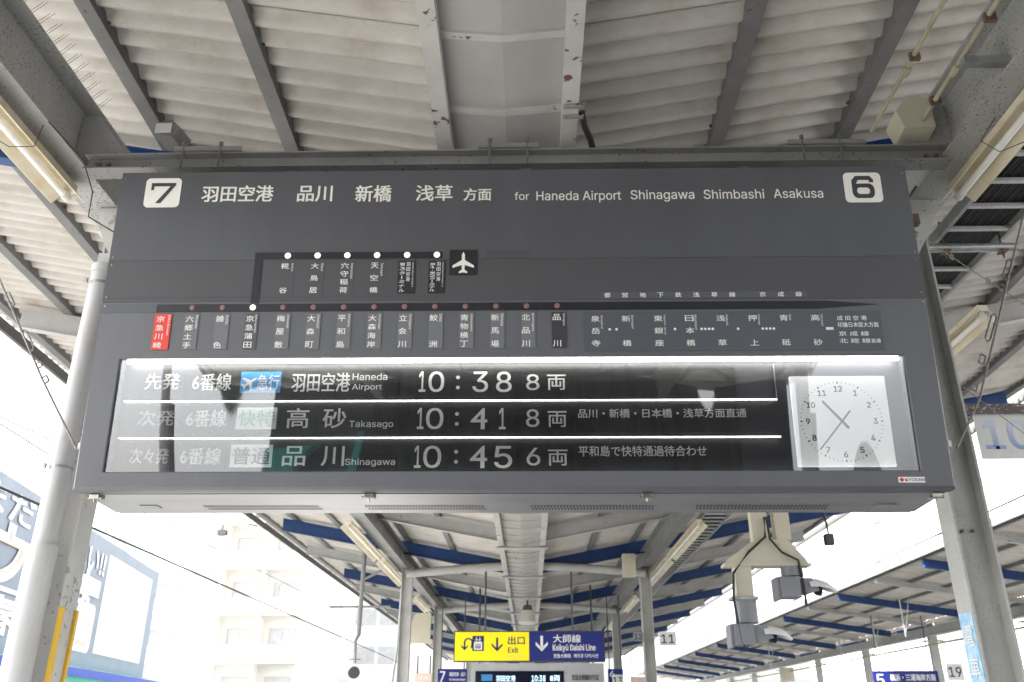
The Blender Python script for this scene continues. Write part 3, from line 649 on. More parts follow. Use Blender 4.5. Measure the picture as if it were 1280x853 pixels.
# rafters
rn = {'b': 0, 'g': 0}
rootsr = {}
for k in range(-5, 16):
    Y = 4.6 + 3 * k
    if Y > 60: break
    blue = (k % 2 == 0)
    for sgn, xo in ((-1, -5.0), (1, 6.2)):
        z0 = z0f(Y); xi = CX + sgn * .34
        q = MB(); w_, t, h = .05, .007, .235 if blue else .21
        prof = [(-w_, 0), (w_, 0), (w_, t), (t / 2, t), (t / 2, h - t), (w_, h - t), (w_, h), (-w_, h), (-w_, h - t), (-t / 2, h - t), (-t / 2, t), (-w_, t)]
        zz = lambda x: z0 + SL * abs(x - CX) + (.2 - h) - .002
        q.loft([[(x, Y + a, zz(x) + c) for a, c in prof] for x in (xi, xo + (.25 if blue and sgn < 0 else 0))])
        side = 'left' if sgn < 0 else 'right'
        if k < 0: where = f'{ORD[-k - 1]} behind the camera'
        else: where = f'{ORD[k // 2]} {"blue" if blue else "grey"} one from the departure board'
        tag(q.build('roof_rafter', 'blue' if blue else 'rafter', loc=(xi, Y, zz(xi))), f'{"blue" if blue else "grey"} steel rafter under the {side} roof half, {where}', 'rafter', ('blue' if blue else 'grey') + ' rafters under the near canopy')
# plates joining the two halves of each rafter below the gutter
for k in range(-2, 12):
    Y = 4.6 + 3 * k; q = MB(); q.box(CX - .40, CX + .40, Y - .06, Y + .06, z0f(Y) - .06, z0f(Y) - .045); q.box(CX - .40, CX + .40, Y - .006, Y + .006, z0f(Y) - .045, z0f(Y) - .022)
    tag(q.build('joint_plate', 'rafter', loc=(CX, Y, z0f(Y))), f'short grey plate joining two rafters below the gutter, {ORD[k] if k >= 0 else ORD[-k - 1]} {"beyond" if k >= 0 else "before"} the departure board', 'joint plate', 'plates joining the rafters')
# central gutter
gut = thing('roof_gutter', 'long shallow V-shaped grey gutter running down the middle of the canopy', 'gutter', (CX, 0, 2.6))
gme = None; y = -12.0; k = 0
pm = MB(); w_ = .285
pm.loft([[(CX - w_, 0, .03), (CX, 0, 0), (CX + w_, 0, .03), (CX + w_, 0, .036), (CX, 0, .006), (CX - w_, 0, .036)], [(CX - w_, .505, .03), (CX, .505, 0), (CX + w_, .505, .03), (CX + w_, .505, .036), (CX, .505, .006), (CX - w_, .505, .036)]])
lm = MB(); lm.loft([[(CX - w_, 0, .014), (CX, 0, -.016), (CX + w_, 0, .014), (CX + w_, 0, .030), (CX, 0, 0), (CX - w_, 0, .030)], [(CX - w_, .042, .016), (CX, .042, -.014), (CX + w_, .042, .016), (CX + w_, .05, .030), (CX, .05, 0), (CX - w_, .05, .030)]])
p0 = pm.build('gutter_panel', 'gutter', gut); l0 = lm.build('lap_strip', 'gbeam', gut)
for o in (p0, l0):
    me = o.data
    for v in me.vertices: v.co += ORG[gut.name]
first = True
while y < 60:
    for o0, dz_ in ((p0, 0), (l0, 0)):
        o = o0 if first else o0.copy()
        if not first: col.objects.link(o); o.parent = gut
        o.location = Vector((0, y, z0f(y) + .03)) - ORG[gut.name]; o.rotation_euler = (math.atan((z0f(y + .4) - z0f(y)) / .4), 0, 0)
    first = False; y += .5; k += 1
for s_, lb in ((-1, 'left'), (1, 'right')):
    X = CX + s_ * .325
    q = MB(); YSb = YS; q.loft([[(X + a, Y, z0f(Y) + c) for a, c in ((-.04, -.02), (.04, -.02), (.04, .40), (-.04, .40))] for Y in YS])
    tag(q.build('gutter_beam', 'gbeam', loc=(X, 0, 2.6)), f'{lb} one of the two flaking white beams that edge the gutter', 'beam', 'beams edging the roof gutter')
for i, Y in enumerate((13.6, 16.6)):
    pass
# girders
def ibeam(mb, X, y0, y1, z0, z1, hw=.1, t=.012, z1b=None):
    z1b = z1b or z1
    def pr(Y, zt): return [(X - hw, Y, z0), (X + hw, Y, z0), (X + hw, Y, z0 + t), (X + t / 2, Y, z0 + t), (X + t / 2, Y, zt - t), (X + hw, Y, zt - t), (X + hw, Y, zt), (X - hw, Y, zt), (X - hw, Y, zt - t), (X - t / 2, Y, zt - t), (X - t / 2, Y, z0 + t), (X - hw, Y, z0 + t)]
    mb.loft([pr(y0, z1), pr(y1, z1b)])
spans = [(-7.4, 4.4, 3.0, 3.0), (4.41, 16.6, 3.0, 2.93), (16.61, 22.6, 2.93, 2.93), (22.61, 34.6, 2.93, 2.93), (34.61, 46.6, 2.93, 2.93)]
gird = {}
for X, sd_ in ((-2.38, 'left'), (2.22, 'right')):
    for i, (a, b_, za, zb) in enumerate(spans):
        t_ = thing('roof_girder', f'{"speckled grey" if i == 0 else "grey"} steel girder over the {sd_} column row, {ORD[i]} span', 'girder', (X, a, 2.62), 'girders over the column rows')
        q = MB(); ibeam(q, X, a, b_, 2.62, za, z1b=zb); q.build('girder_body', 'peel' if i == 0 else 'beam', t_)
        gird[(sd_, i)] = t_
        if i == 0:   # triangular stiffeners next to the sign beam
            s_ = 1 if X < 0 else -1
            q = MB(); q.loft([[(X + s_ * .01, yy, 2.64), (X + s_ * .34, yy, 2.64), (X + s_ * .10, yy, 2.97), (X + s_ * .01, yy, 2.97)] for yy in (3.70, 3.715)]); q.build('stiffener', 'peel', t_)
# bird spikes on the left girder
t_ = thing('bird_spikes', 'row of thin steel bird spikes along the top of the left girder', 'bird spikes', (-2.3, 3, 3.0))
q = MB(); q.box(-2.31, -2.29, 2.2, 3.7, 3.0, 3.004); q.build('spike_base', 'galv', t_)
sp = None
for i in range(22):
    y = 2.25 + i * .068
    for dx in (-.012, .012):
        if sp is None:
            q = MB(); q.tube([(-2.3 + dx, y, 3.0), (-2.3 + dx + .06, y + .006, 3.075)], .0013, 5); sp = q.build('spike', 'wire', t_); base = (dx, y)
        else:
            o = sp.copy(); col.objects.link(o); o.parent = t_; o.location = (dx - base[0], y - base[1], 0)

# columns
def hcolumn(mb, X, Y, z0, z1, hw=.095, hd=.1, t=.012):
    # flanges face left and right, the web faces the camera
    P = [(X - hw, Y - hd), (X - hw + t, Y - hd), (X - hw + t, Y - .004), (X + hw - t, Y - .004), (X + hw - t, Y - hd), (X + hw, Y - hd), (X + hw, Y + hd), (X + hw - t, Y + hd), (X + hw - t, Y + .004), (X - hw + t, Y + .004), (X - hw + t, Y + hd), (X - hw, Y + hd)]
    mb.loft([[(x, y, z0) for x, y in P], [(x, y, z1) for x, y in P]])
c1 = thing('platform_column', 'flaking white steel column with yellow edge guards left of the departure board', 'column', (-2.28, 4.5, PZ), 'columns carrying the canopy')
q = MB(); hcolumn(q, -2.355, 4.365, PZ, 2.60, hw=.09, hd=.075); q.build('column_shaft', 'peelw', c1)
q = MB(); q.box(-2.50, -2.26, 4.27, 4.46, 2.60, 2.618); q.build('cap_plate', 'peelw', c1)
for y in (4.285, 4.425):
    q = MB(); q.box(-2.272, -2.252, y, y + .024, PZ, .50); q.build('edge_guard', 'yellow', c1)
q = MB(); q.loft([[(-2.38, y, 2.612), (-2.34, y, 2.45), (-2.22, y, 2.22), (-2.02, y, 2.22), (-2.02, y, 2.612)] for y in (4.05, 4.065)]); q.build('gusset_plate', 'peelw', c1)
c2 = thing('platform_column', 'grey-white H-section steel column right of the departure board with a blue poster', 'column', (2.15, 4.5, PZ), 'columns carrying the canopy')
q = MB(); hcolumn(q, 2.19, 4.355, PZ, 2.60, hw=.09, hd=.075); q.build('column_shaft', 'column', c2)
q = MB(); q.box(2.08, 2.30, 4.26, 4.45, 2.60, 2.618); q.build('cap_plate', 'column', c2)
q = MB(); q.loft([[(2.26, y, 2.612), (2.20, y, 2.45), (2.08, y, 2.25), (1.88, y, 2.25), (1.88, y, 2.612)] for y in (4.05, 4.065)]); q.build('gusset_plate', 'peelw', c2)
for k in range(2):
    q = MB(); q.lathe((2.16 + .05 * k, 4.345, .86), [(0, .009), (.008, .009)], 6, (0, -1, 0)); q.build('bolt', 'rust', c2)
for X, ylist, sd_ in ((-2.28, (16.6, 22.6, 34.6, 46.6, -7.4), 'left'), (2.18, (16.6, 22.6, 34.6, 46.6, -7.4), 'right')):
    for i, Y in enumerate(ylist):
        w_ = 'behind the camera' if Y < 0 else f'{ORD[i]} one beyond the departure board'
        q = MB(); hcolumn(q, X, Y, PZ, 2.618, hw=.1, hd=.1); tag(q.build('platform_column', 'column', loc=(X, Y, PZ)), f'slim grey column in the {sd_} row, {w_}', 'column', 'columns carrying the canopy')
# drain pipe
t_ = thing('drain_pipe', 'round white drain pipe in front of the left column', 'drain pipe', (-2.375, 4.22, PZ))
q = MB(); q.tube([(-2.375, 4.22, PZ), (-2.375, 4.22, 2.30)], .057, 24); q.build('pipe', 'pipe', t_, smooth=True)
q = MB(); q.tube([(-2.375, 4.22, PZ), (-2.375, 4.22, .78)], .069, 24); q.build('pipe_socket', 'pipe', t_, smooth=True)
for z in (1.17, 2.22):
    q = MB(); q.lathe((-2.375, 4.22, z), [(-.008, .058), (.008, .058)], 24); q.box(-2.435, -2.42, 4.155, 4.17, z - .012, z + .012); q.build('pipe_clip', 'galv', t_)
q = MB(); q.lathe((-2.375, 4.22, 2.285), [(0, .062), (.05, .062), (.055, .05)], 24); q.box(-2.42, -2.30, 4.215, 4.235, 2.34, 2.42); q.build('pipe_cap', 'pipe', t_, smooth=True)
# poster on the right column
t_ = thing('column_poster', 'narrow light blue notice stuck on the left face of the right column', 'poster', (2.03, 4.4, -.1))
q = MB(); q.box(2.0965, 2.0995, 4.29, 4.42, -.6, .47); q.build('paper', 'poster', t_)
q = MB()
for k, ch in enumerate('電車のワイ'): letter(q, ch, 0, 0, 1, 1, lambda a, c, k=k: (2.0958, 4.40 - .09 * a, .40 - .14 * k - .08 + .09 * c), bold=.02)
q.build('lettering', 'billwhite', t_)

# arch ties between columns, and tie beams
for i, Y in enumerate((16.6, 22.6, 34.6)):
    q = MB(); pts = [(-2.28 + 4.46 * k / 12, Y - .12, 2.50 + .14 * math.sin(math.pi * k / 12)) for k in range(13)]
    q.tube(pts, .075, 10); tag(q.build('arch_tie', 'rafter', loc=(-2.28, Y, 2.5), smooth=True), f'grey bowed tube tying the {ORD[i]} pair of slim columns together', 'tie tube', 'bowed tubes between columns')
    
# ================================================================== lamps
def lamp(X, y0, y1, z, label, tilt=0, fac=1.0):
    t_ = thing('fluorescent_lamp', label, 'lamp', (X, y0, z), 'fluorescent lamps below the girders')
    q = MB(); P = [(-.09, .0), (-.086, .0), (-.03, .058), (.03, .058), (.086, .0), (.09, .0), (.034, .066), (.034, .10), (-.034, .10), (-.034, .066)]
    q.loft([[(X + a * fac, y, z + c) for a, c in P] for y in (y0, y1)]); q.build('reflector_housing', 'creamold', t_)
    q = MB(); q.tube([(X, y0 + .05, z + .022), (X, y1 - .05, z + .022)], .019, 14); q.build('tube', 'lamp', t_, smooth=True)
    for y in (y0 + .035, y1 - .035):
        q = MB(); q.box(X - .016, X + .016, y - .016, y + .016, z + .004, z + .06); q.tube([(X, y - .022, z + .022), (X, y + .022, z + .022)], .024, 12); q.build('lamp_holder', 'speaker', t_, smooth=True)
    return t_
lamp(-2.42, 2.55, 3.82, 2.50, 'old cream fluorescent lamp below the left girder at the top left of the photo')
lamp(2.28, 2.60, 3.90, 2.50, 'old cream fluorescent lamp below the right girder at the top right of the photo')
lamp(3.12, 5.35, 6.65, 2.50, 'cream fluorescent lamp beside the right column seen behind the support wire')
for X, sd_ in ((-2.56, 'left'), (2.42, 'right')):
    for i, (a, b_) in enumerate(((12.2, 15.1), (15.3, 18.2), (20.3, 23.0), (25.0, 27.8))):
        lamp(X, a, b_, 2.5, f'long fluorescent lamp below the {sd_} girder beyond the departure board, {ORD[i]} one', fac=1.3)
# lamp brackets and loose wire near left lamp
q = MB(); q.tube([(-2.30, 3.30, 2.60), (-2.33, 3.32, 2.49), (-2.42, 3.28, 2.46), (-2.52, 3.2, 2.5), (-2.55, 3.18, 2.6)], .0022, 6); tag(q.build('tie_wire', 'cable', loc=(-2.4, 3.3, 2.5)), 'thin black wire looped round the top left lamp', 'wire')
q = MB(); q.tube([(-2.28, 3.3, 2.62), (-2.22, 3.55, 2.57), (-2.24, 3.72, 2.50), (-2.28, 3.8, 2.40), (-2.12, 3.95, 2.34), (-2.0, 4.2, 2.32)], .0035, 6); tag(q.build('lamp_lead', 'cable', loc=(-2.3, 3.5, 2.5)), 'dark lead drooping from the left girder to the lamp end', 'cable')
q = MB(); q.tube([(2.2, 3.3, 2.58), (2.14, 3.36, 2.49), (2.24, 3.4, 2.455), (2.36, 3.36, 2.49)], .0022, 6); tag(q.build('tie_wire', 'cable', loc=(2.2, 3.3, 2.5)), 'thin black wire looped round the top right lamp', 'wire')

# ================================================================== conduits, boxes near the roof
for X, Z, y1, lb in ((1.98, 3.08, 4.05, 'cream conduit running beside the purlin right of the gutter'), (2.03, 2.80, 3.72, 'cream conduit running just inside the right girder')):
    t_ = thing('conduit', lb, 'conduit', (X, 0, Z), 'cream conduits on the right')
    q = MB(); q.tube([(X, -2, Z + .1), (X, y1 - 1.5, Z + .035), (X, y1, Z)], .0125, 10); q.build('conduit_pipe', 'conduit', t_, smooth=True)
    q = MB(); q.tube([(X, y1 - .52, Z - .0), (X, y1 - .46, Z - .0)], .02, 8); q.build('coupling', 'conduit', t_, smooth=True)
    for yy in (2.9, 3.45):
        q = MB(); q.box(X - .022, X + .03, yy, yy + .02, Z - .012, Z + .03); q.build('clip', 'rust', t_)
t_ = thing('junction_box', 'pale cream box hanging behind the conduit near the right girder', 'box', (1.98, 3.78, 2.78))
q = MB(); q.loft([[(1.93, 3.60, 2.76), (2.09, 3.60, 2.76), (2.09, 3.60, 2.94), (1.98, 3.60, 2.96), (1.90, 3.60, 2.86)], [(1.93, 3.74, 2.74), (2.09, 3.74, 2.74), (2.09, 3.74, 2.92), (1.98, 3.74, 2.94), (1.90, 3.74, 2.84)]]); q.build('box_body', 'cream', t_, bevel=.004)
q = MB(); q.tube([(2.0, 3.74, 2.84), (2.0, 3.78, 2.84)], .03, 12); q.build('cable_gland', 'rust', t_)
t_ = thing('speaker_box', 'small grey wedge box with a white face fixed under the purlin at upper left', 'speaker', (-1.88, 3.7, 2.85))
q = MB(); q.loft([[(-1.95, 3.66, 2.82), (-1.85, 3.66, 2.80), (-1.82, 3.66, 2.86), (-1.87, 3.66, 2.91), (-1.95, 3.66, 2.89)], [(-1.93, 3.78, 2.80), (-1.83, 3.78, 2.78), (-1.80, 3.78, 2.86), (-1.85, 3.78, 2.92), (-1.93, 3.78, 2.90)]]); q.build('box_body', 'beam_dark', t_, bevel=.004)
q = MB(); q.box(-1.945, -1.86, 3.652, 3.658, 2.82, 2.88); q.build('front_face', 'whiteframe', t_)
q = MB(); q.tube([(.285, 3.50, 2.80), (.30, 3.56, 2.76), (.335, 3.64, 2.735), (.36, 3.72, 2.70), (.365, 3.85, 2.68)], .017, 12); t_ = tag(q.build('hanging_cable', 'cable', loc=(.38, 3.4, 2.7), smooth=True), 'thick black cable dropping beside the right gutter beam', 'cable')
q = MB()
for yy in (3.40, 3.48): q.box(.19, .29, yy, yy + .018, 2.752, 2.762); q.tube([(.285, yy + .01, 2.757), (.295, yy + .03, 2.80)], .006, 6)
tag(q.build('cable_clamp', 'galv', loc=(.3, 3.3, 2.75)), 'white saddle clamps holding the cable to the gutter beam', 'clamp')

# ================================================================== cable tray on the right
tray = thing('cable_tray', 'long ladder cable tray with black cables outside the right girder', 'cable tray', (2.7, 3, 2.68))
for X in (2.50, 2.88):
    q = MB(); q.box(X - .012, X + .012, 2.4, 30, 2.66, 2.73); q.build('side_rail', 'galv', tray)
q0 = MB(); q0.box(2.512, 2.868, 2.45, 2.48, 2.665, 2.685); rg = q0.build('rung', 'pipe', tray); y = 2.45
for k in range(1, 109):
    o = rg.copy(); col.objects.link(o); o.parent = tray; o.location = (0, k * .25, 0)
for k in range(14):
    q = MB(); x = 2.53 + k * .0245; q.tube([(x, 2.4, 2.70 + .006 * (k % 2)), (x + .004, 9, 2.70), (x, 29.8, 2.70 + .004 * (k % 3))], .0115, 8); q.build('cable', 'cable', tray, smooth=True)
t_ = thing('tray_support', 'galvanised pipe arm reaching from the right column to the cable tray', 'bracket', (2.2, 4.5, 2.5))
q = MB(); q.tube([(2.20, 4.56, 2.60), (2.95, 4.56, 2.60)], .028, 12); q.build('arm', 'galv', t_, smooth=True)
for x in (2.52, 2.86):
    q = MB(); q.tube([(x, 4.56, 2.53), (x, 4.56, 2.78)], .006, 8); q.box(x - .02, x + .02, 4.53, 4.59, 2.565, 2.575); q.build('hanger_bolt', 'rust', t_)
t_ = thing('tray_support', 'galvanised channel arm crossing the right girder at the upper right corner', 'bracket', (2.1, 3.3, 2.62))
q = MB(); q.box(2.0, 2.9, 3.10, 3.14, 2.73, 2.77); q.build('arm', 'galv', t_)

# ================================================================== stay wires
def stay(pts, label, knots, nm='stay_wire', r=.005):
    t_ = thing(nm, label, 'wire', pts[0])
    q = MB(); q.tube(pts, r, 7); q.build('wire', 'wire', t_, smooth=True)
    for k_, (f_, ln) in enumerate(knots):
        a, b_ = Vector(pts[0]), Vector(pts[-1]); p = a.lerp(b_, f_); d = (b_ - a).normalized()
        side = d.cross(Vector((0, 1, 0))).normalized() * .012
        q = MB(); q.tube([p - d * ln, p - d * ln * .8 + side, p + d * ln * .8 + side, p + d * ln], .0045, 6); q.tube([p - d * ln, p - d * ln * .8 - side, p + d * ln * .8 - side, p + d * ln], .0045, 6)
        q.build('turnbuckle' if ln > .06 else 'wire_clip', 'wire', t_, smooth=True)
stay([(-1.975, 3.60, 1.085), (-2.21, 3.62, 1.42), (-3.35, 4.3, 2.85)], 'twisted stay wire with turnbuckle from the left side of the board to the roof', [(.22, .025), (.27, .02), (.36, .09), (.52, .07), (.7, .02)])
stay([(1.845, 3.60, 1.07), (2.02, 3.66, 1.31), (2.75, 4.05, 2.62)], 'twisted stay wire with clips from the right side of the board to the roof', [(.2, .02), (.3, .03), (.42, .10), (.58, .025), (.66, .08)])
stay([(2.02, 4.0, 2.42), (3.6, 4.9, 1.95)], 'thin straight guy wire crossing the cable tray on the right', [(.06, .05), (.2, .015), (.36, .015), (.7, .012)], r=.0028)
stay([(1.92, 4.2, 1.9), (3.3, 5.0, 1.25)], 'lower thin wire passing behind the right column', [], r=.0022)
q = MB(); q.tube([(1.97, 3.9, 2.46), (2.03, 3.92, 2.53), (2.08, 3.9, 2.60)], .008, 8); q.box(1.99, 2.05, 3.88, 3.92, 2.36, 2.42); tag(q.build('padlock', 'rust', loc=(2.0, 3.9, 2.4), smooth=False), 'small rusty padlock and shackle beside the upper right corner of the board', 'padlock')

# ================================================================== number plates
def numplate(s, x0, x1, y, z0, z1, label, m='numplate', mt='numgrad', yaw=0):
    t_ = thing('number_plate', label, 'number plate', ((x0 + x1) / 2, y, z0), 'platform position number plates')
    q = MB(); q.box(x0, x1, y, y + .006, z0, z1); q.build('plate', m, t_)
    q = MB(); w_, h = x1 - x0, z1 - z0; letter(q, s, x0 + .12 * w_, z0 + .2 * h, x1 - .12 * w_, z1 - .2 * h, F(y - .001), bold=.03); q.build('lettering', mt, t_)
    return t_
t_ = numplate('10', 2.59, 2.93, 4.80, 1.36, 1.645, 'square white number plate 10 hanging at the right edge')
q = MB(); q.box(2.52, 3.06, 4.78, 4.84, 1.645, 1.685); q.box(2.58, 3.06, 4.775, 4.785, 1.625, 1.65); q.build('hanger_bar', 'brownmetal', t_)
q = MB(); q.tube([(2.25, 4.45, 1.675), (2.56, 4.8, 1.665)], .018, 8); q.build('arm', 'brownmetal', t_)
numplate('12', 1.86, 2.04, 16.2, 1.28, 1.44, 'small grey number plate 12 left of the second right column', 'camgrey', 'dark')
numplate('11', 2.32, 2.62, 16.2, 1.20, 1.44, 'grey number plate 11 right of the second right column', 'numplate', 'dark')

# ================================================================== hanging exit sign
t_ = thing('exit_sign', 'yellow and blue hanging exit and line direction sign below the roof', 'sign', (0, 16.4, 1.0))
sy = 16.5; zt, zb, xm, xl, xr = 1.465, .975, 0.0, -1.345, 1.35
q = MB(); q.box(xl - .02, xr + .02, sy + .002, sy + .16, zb - .02, zt + .02); q.build('sign_case', 'dark', t_)
q = MB(); q.box(xl, xm, sy - .006, sy + .001, zb, zt); q.build('exit_panel', 'signyellow', t_)
q = MB(); q.box(xm, xr, sy - .006, sy + .001, zb, zt); q.build('line_panel', 'signblue', t_)
fs = F(sy - .009)
def arrow(mb, cx, z0, z1, w_, th, fn):
    sheetpoly(mb, rect(cx - th, z0 + w_ * .5, cx + th, z1), fn)
    for s_ in (-1, 1): sheetpoly(mb, [(cx, z0), (cx + s_ * w_, z0 + w_), (cx + s_ * w_, z0 + w_ + th * 2.4), (cx, z0 + th * 2.6)], fn)
q = MB(); arrow(q, -.58, 1.13, 1.37, .10, .018, fs)
pts = [(-1.10 + .085 * math.cos(a), 1.29 + .075 * math.sin(a)) for a in [math.pi * (1 - k / 10 * 1.0) for k in range(11)]]
pin = [(-1.10 + .055 * math.cos(a), 1.29 + .048 * math.sin(a)) for a in [math.pi * (1 - k / 10 * 1.0) for k in range(11)]]
for i in range(10): q.add([fs(*pts[i]), fs(*pts[i + 1]), fs(*pin[i + 1]), fs(*pin[i])], [(0, 1, 2, 3)])
arrow(q, -1.17, 1.15, 1.30, .06, .015, fs); q.add([fs(-1.045, 1.29), fs(-1.015, 1.29), fs(-1.03, 1.19), fs(-1.06, 1.19)], [(0, 1, 2, 3)])
sheetpoly(q, rect(-1.045 - .0, 1.26, -1.015, 1.29), fs)
sheetpoly(q, rect(-1.03, 1.14, -.82, 1.40), fs)
letter(q, '出口', -.38, 1.25, -.08, 1.39, fs, bold=.03); letter(q, 'Exit', -.38, 1.11, -.20, 1.20, fs, bold=.03)
q.build('lettering', 'ink', t_)
q = MB(); sheetpoly(q, rrect(-1.0, 1.16, -.85, 1.30, .015), F(sy - .012)); arrow(q, -.955, 1.31, 1.38, .025, .006, F(sy - .012)); arrow(q, -.895, 1.31, 1.38, .025, .006, F(sy - .012)); q.build('lift_symbol', 'white', t_)
q = MB()
for k in range(3): disc(q, -.96 + .035 * k, 1.25, .013, F(sy - .0135), 8); sheetpoly(q, rect(-.972 + .035 * k, 1.18, -.948 + .035 * k, 1.23), F(sy - .0135))
q.build('lift_figures', 'ink', t_)
q = MB(); letter(q, '出口', -.38, 1.03, -.28, 1.075, fs); letter(q, '출구', -.22, 1.03, -.12, 1.075, fs); q.build('lettering', 'billpink', t_)
q = MB(); arrow(q, .23, 1.13, 1.40, .11, .024, fs); letter(q, '大師線', .44, 1.28, .94, 1.42, fs, bold=.02); letter(q, 'Keikyū Daishi Line', .43, 1.12, 1.20, 1.25, fs, bold=.025, latin=False if not INTER else True)
letter(q, '京急大師线', .44, 1.02, .75, 1.09, fs, bold=.02); letter(q, '게이큐 다이시선', .80, 1.02, 1.24, 1.09, fs, bold=.02); q.build('lettering', 'white', t_)
for x in (-.80, .80):
    q = MB(); q.tube([(x, sy + .05, 1.46), (x, sy + .05, 2.6)], .016, 8); q.build('hanging_rod', 'dark', t_, smooth=True)
# electronic board below it
t_ = thing('display_screen', 'white framed electronic display with dark screen below the exit sign', 'display', (.2, 20, 0))
q = MB(); q.box(-1.27, 1.62, 20.0, 20.3, .0, 1.13); q.build('housing', 'whiteframe', t_, bevel=.01)
q = MB(); q.box(-1.17, .75, 19.985, 19.999, .1, .97); q.build('screen', 'screen', t_)
q = MB(); ff = F(19.98)
for i, (a, b_, c) in enumerate((('先発', '羽田空港', '10:38'), ('次発', '高砂', '10:41'), ('次々発', '品川', '10:45'))):
    z = .82 - .24 * i; letter(q, b_, -.72, z - .06, -.3, z + .06, ff); letter(q, c, .05, z - .06, .35, z + .06, ff); letter(q, '8両', .45, z - .06, .66, z + .06, ff)
q.build('lettering', 'led', t_)
for i in range(3):
    q = MB(); q.box(-1.04, -.80, 19.975, 19.984, .77 - .24 * i, .90 - .24 * i); q.build('service_label', 'lblue' if i % 2 == 0 else 'awngreen', t_)
q = MB()
letter(q, '京急大師線のりば', .92, .78, 1.5, .90, ff, bold=.02); letter(q, 'Keikyu Daishi Line', .92, .66, 1.4, .73, ff); q.build('notice_lettering', 'dark', t_)
for x in (-1.1, 1.4):
    q = MB(); q.tube([(x, 20.15, 1.12), (x, 20.15, 2.8)], .02, 8); q.build('hanging_rod', 'dark', t_, smooth=True)
# small signs beside
def small_sign(x0, x1, y, z0, z1, m, txt, mt, label, hang=2.5):
    t_ = thing('platform_sign', label, 'sign', ((x0 + x1) / 2, y, z0))
    q = MB(); q.box(x0, x1, y, y + .08, z0, z1); q.build('sign_panel', m, t_)
    q = MB(); w_, h = x1 - x0, z1 - z0
    for s, a0, c0, a1, c1 in txt: letter(q, s, x0 + a0 * w_, z0 + c0 * h, x0 + a1 * w_, z0 + c1 * h, F(y - .003), bold=.02)
    q.build('lettering', mt, t_)
    if hang:
        for x in (x0 + .1 * w_, x1 - .1 * w_): q = MB(); q.tube([(x, y + .04, z1), (x, y + .04, hang)], .014, 6); q.build('hanging_rod', 'dark', t_)
    return t_
small_sign(-1.92, -1.31, 19.3, .66, .98, 'signblue', [('7', .08, .2, .25, .85), ('羽田空港・品川', .4, .55, .95, .8), ('for Haneda Airport', .4, .25, .95, .42)], 'white', 'small blue platform sign with number 7 left of the display screen')
small_sign(-2.3, -1.98, 18.6, .60, .86, 'billpink', [('喫煙', .15, .5, .85, .85), ('禁止', .15, .12, .85, .42)], 'white', 'small red and white notice beside the second left column', hang=1.2)
small_sign(2.10, 2.48, 19.2, .58, .82, 'billpink', [('出口', .15, .2, .85, .8)], 'white', 'small red notice right of the display screen', hang=1.2)
small_sign(1.66, 1.98, 19.4, .6, .98, 'signblue', [('6', .1, .6, .4, .9)], 'white', 'narrow blue platform sign behind number plate 13')
numplate('13', 1.72, 1.95, 19.2, .62, .86, 'small white number plate 13 right of the display screen', 'numplate', 'dark')

# dome speaker
t_ = thing('dome_speaker', 'white dome loudspeaker hanging from the bowed tube in the middle', 'loudspeaker', (-.03, 20.6, 2.3))
q = MB(); q.lathe((-.03, 20.6, 2.0), [(0, .19), (.05, .2), (.10, .17), (.22, .16), (.30, .13), (.31, .05)], 18); q.build('speaker_shell', 'speaker', t_, smooth=True)
q = MB(); q.lathe((-.03, 20.6, 2.31), [(0, .12), (.10, .09), (.12, .04)], 12); q.build('speaker_cap', 'rust', t_); q = MB(); q.tube([(-.03, 20.6, 2.42), (-.03, 20.6, 2.72)], .02, 8); q.build('stem', 'dark', t_)
# camera bracket right (cream) with two grey hooded units
by = 8.0
t_ = thing('camera_bracket', 'cream steel bracket with a wide gusset hanging right of centre below the board', 'bracket', (2.1, by, 1.2))
def S(x, z): return (x * 8 / 7, z * 8 / 7)
q = MB(); q.box(2.05, 2.20, by - .05, by + .05, 1.36, 2.95); q.build('drop_post', 'cream', t_, bevel=.004)
q = MB(); q.box(2.26, 2.40, by - .06, by + .06, 1.50, 2.95); q.build('drop_post', 'cream', t_, bevel=.004)
q = MB(); q.loft([[(1.77, y, 1.29), (2.52, y, 1.29), (2.50, y, 1.33), (2.36, y, 1.50), (2.06, y, 1.50), (1.80, y, 1.33)] for y in (by - .07, by - .055)]); q.build('gusset', 'cream', t_)
q = MB(); q.box(1.76, 2.54, by - .09, by + .07, 1.265, 1.29); q.build('arm', 'cream', t_)
q = MB(); q.box(1.85, 2.0, by - .07, by + .05, 1.0, 1.265); q.build('short_post', 'cream', t_, bevel=.004)
q = MB(); q.box(1.80, 2.03, by - .09, by + .07, .975, 1.0); q.build('flange', 'galv', t_)
q = MB(); q.tube([(2.16, by - .1, 1.7), (2.15, by - .1, 1.52), (1.98, by - .11, 1.38), (1.83, by - .1, 1.2), (1.81, by - .1, .98), (1.84, by - .1, .62), (1.88, by - .1, .56), (1.9, by - .1, .62)], .011, 8); q.build('cable', 'cable', t_, smooth=True)
q = MB(); q.tube([(2.18, by - .1, 1.7), (2.19, by - .1, 1.5), (2.28, by - .11, 1.38), (2.42, by - .1, 1.31), (2.44, by - .1, 1.1), (2.44, by - .1, .92)], .011, 8); q.build('cable', 'cable', t_, smooth=True)
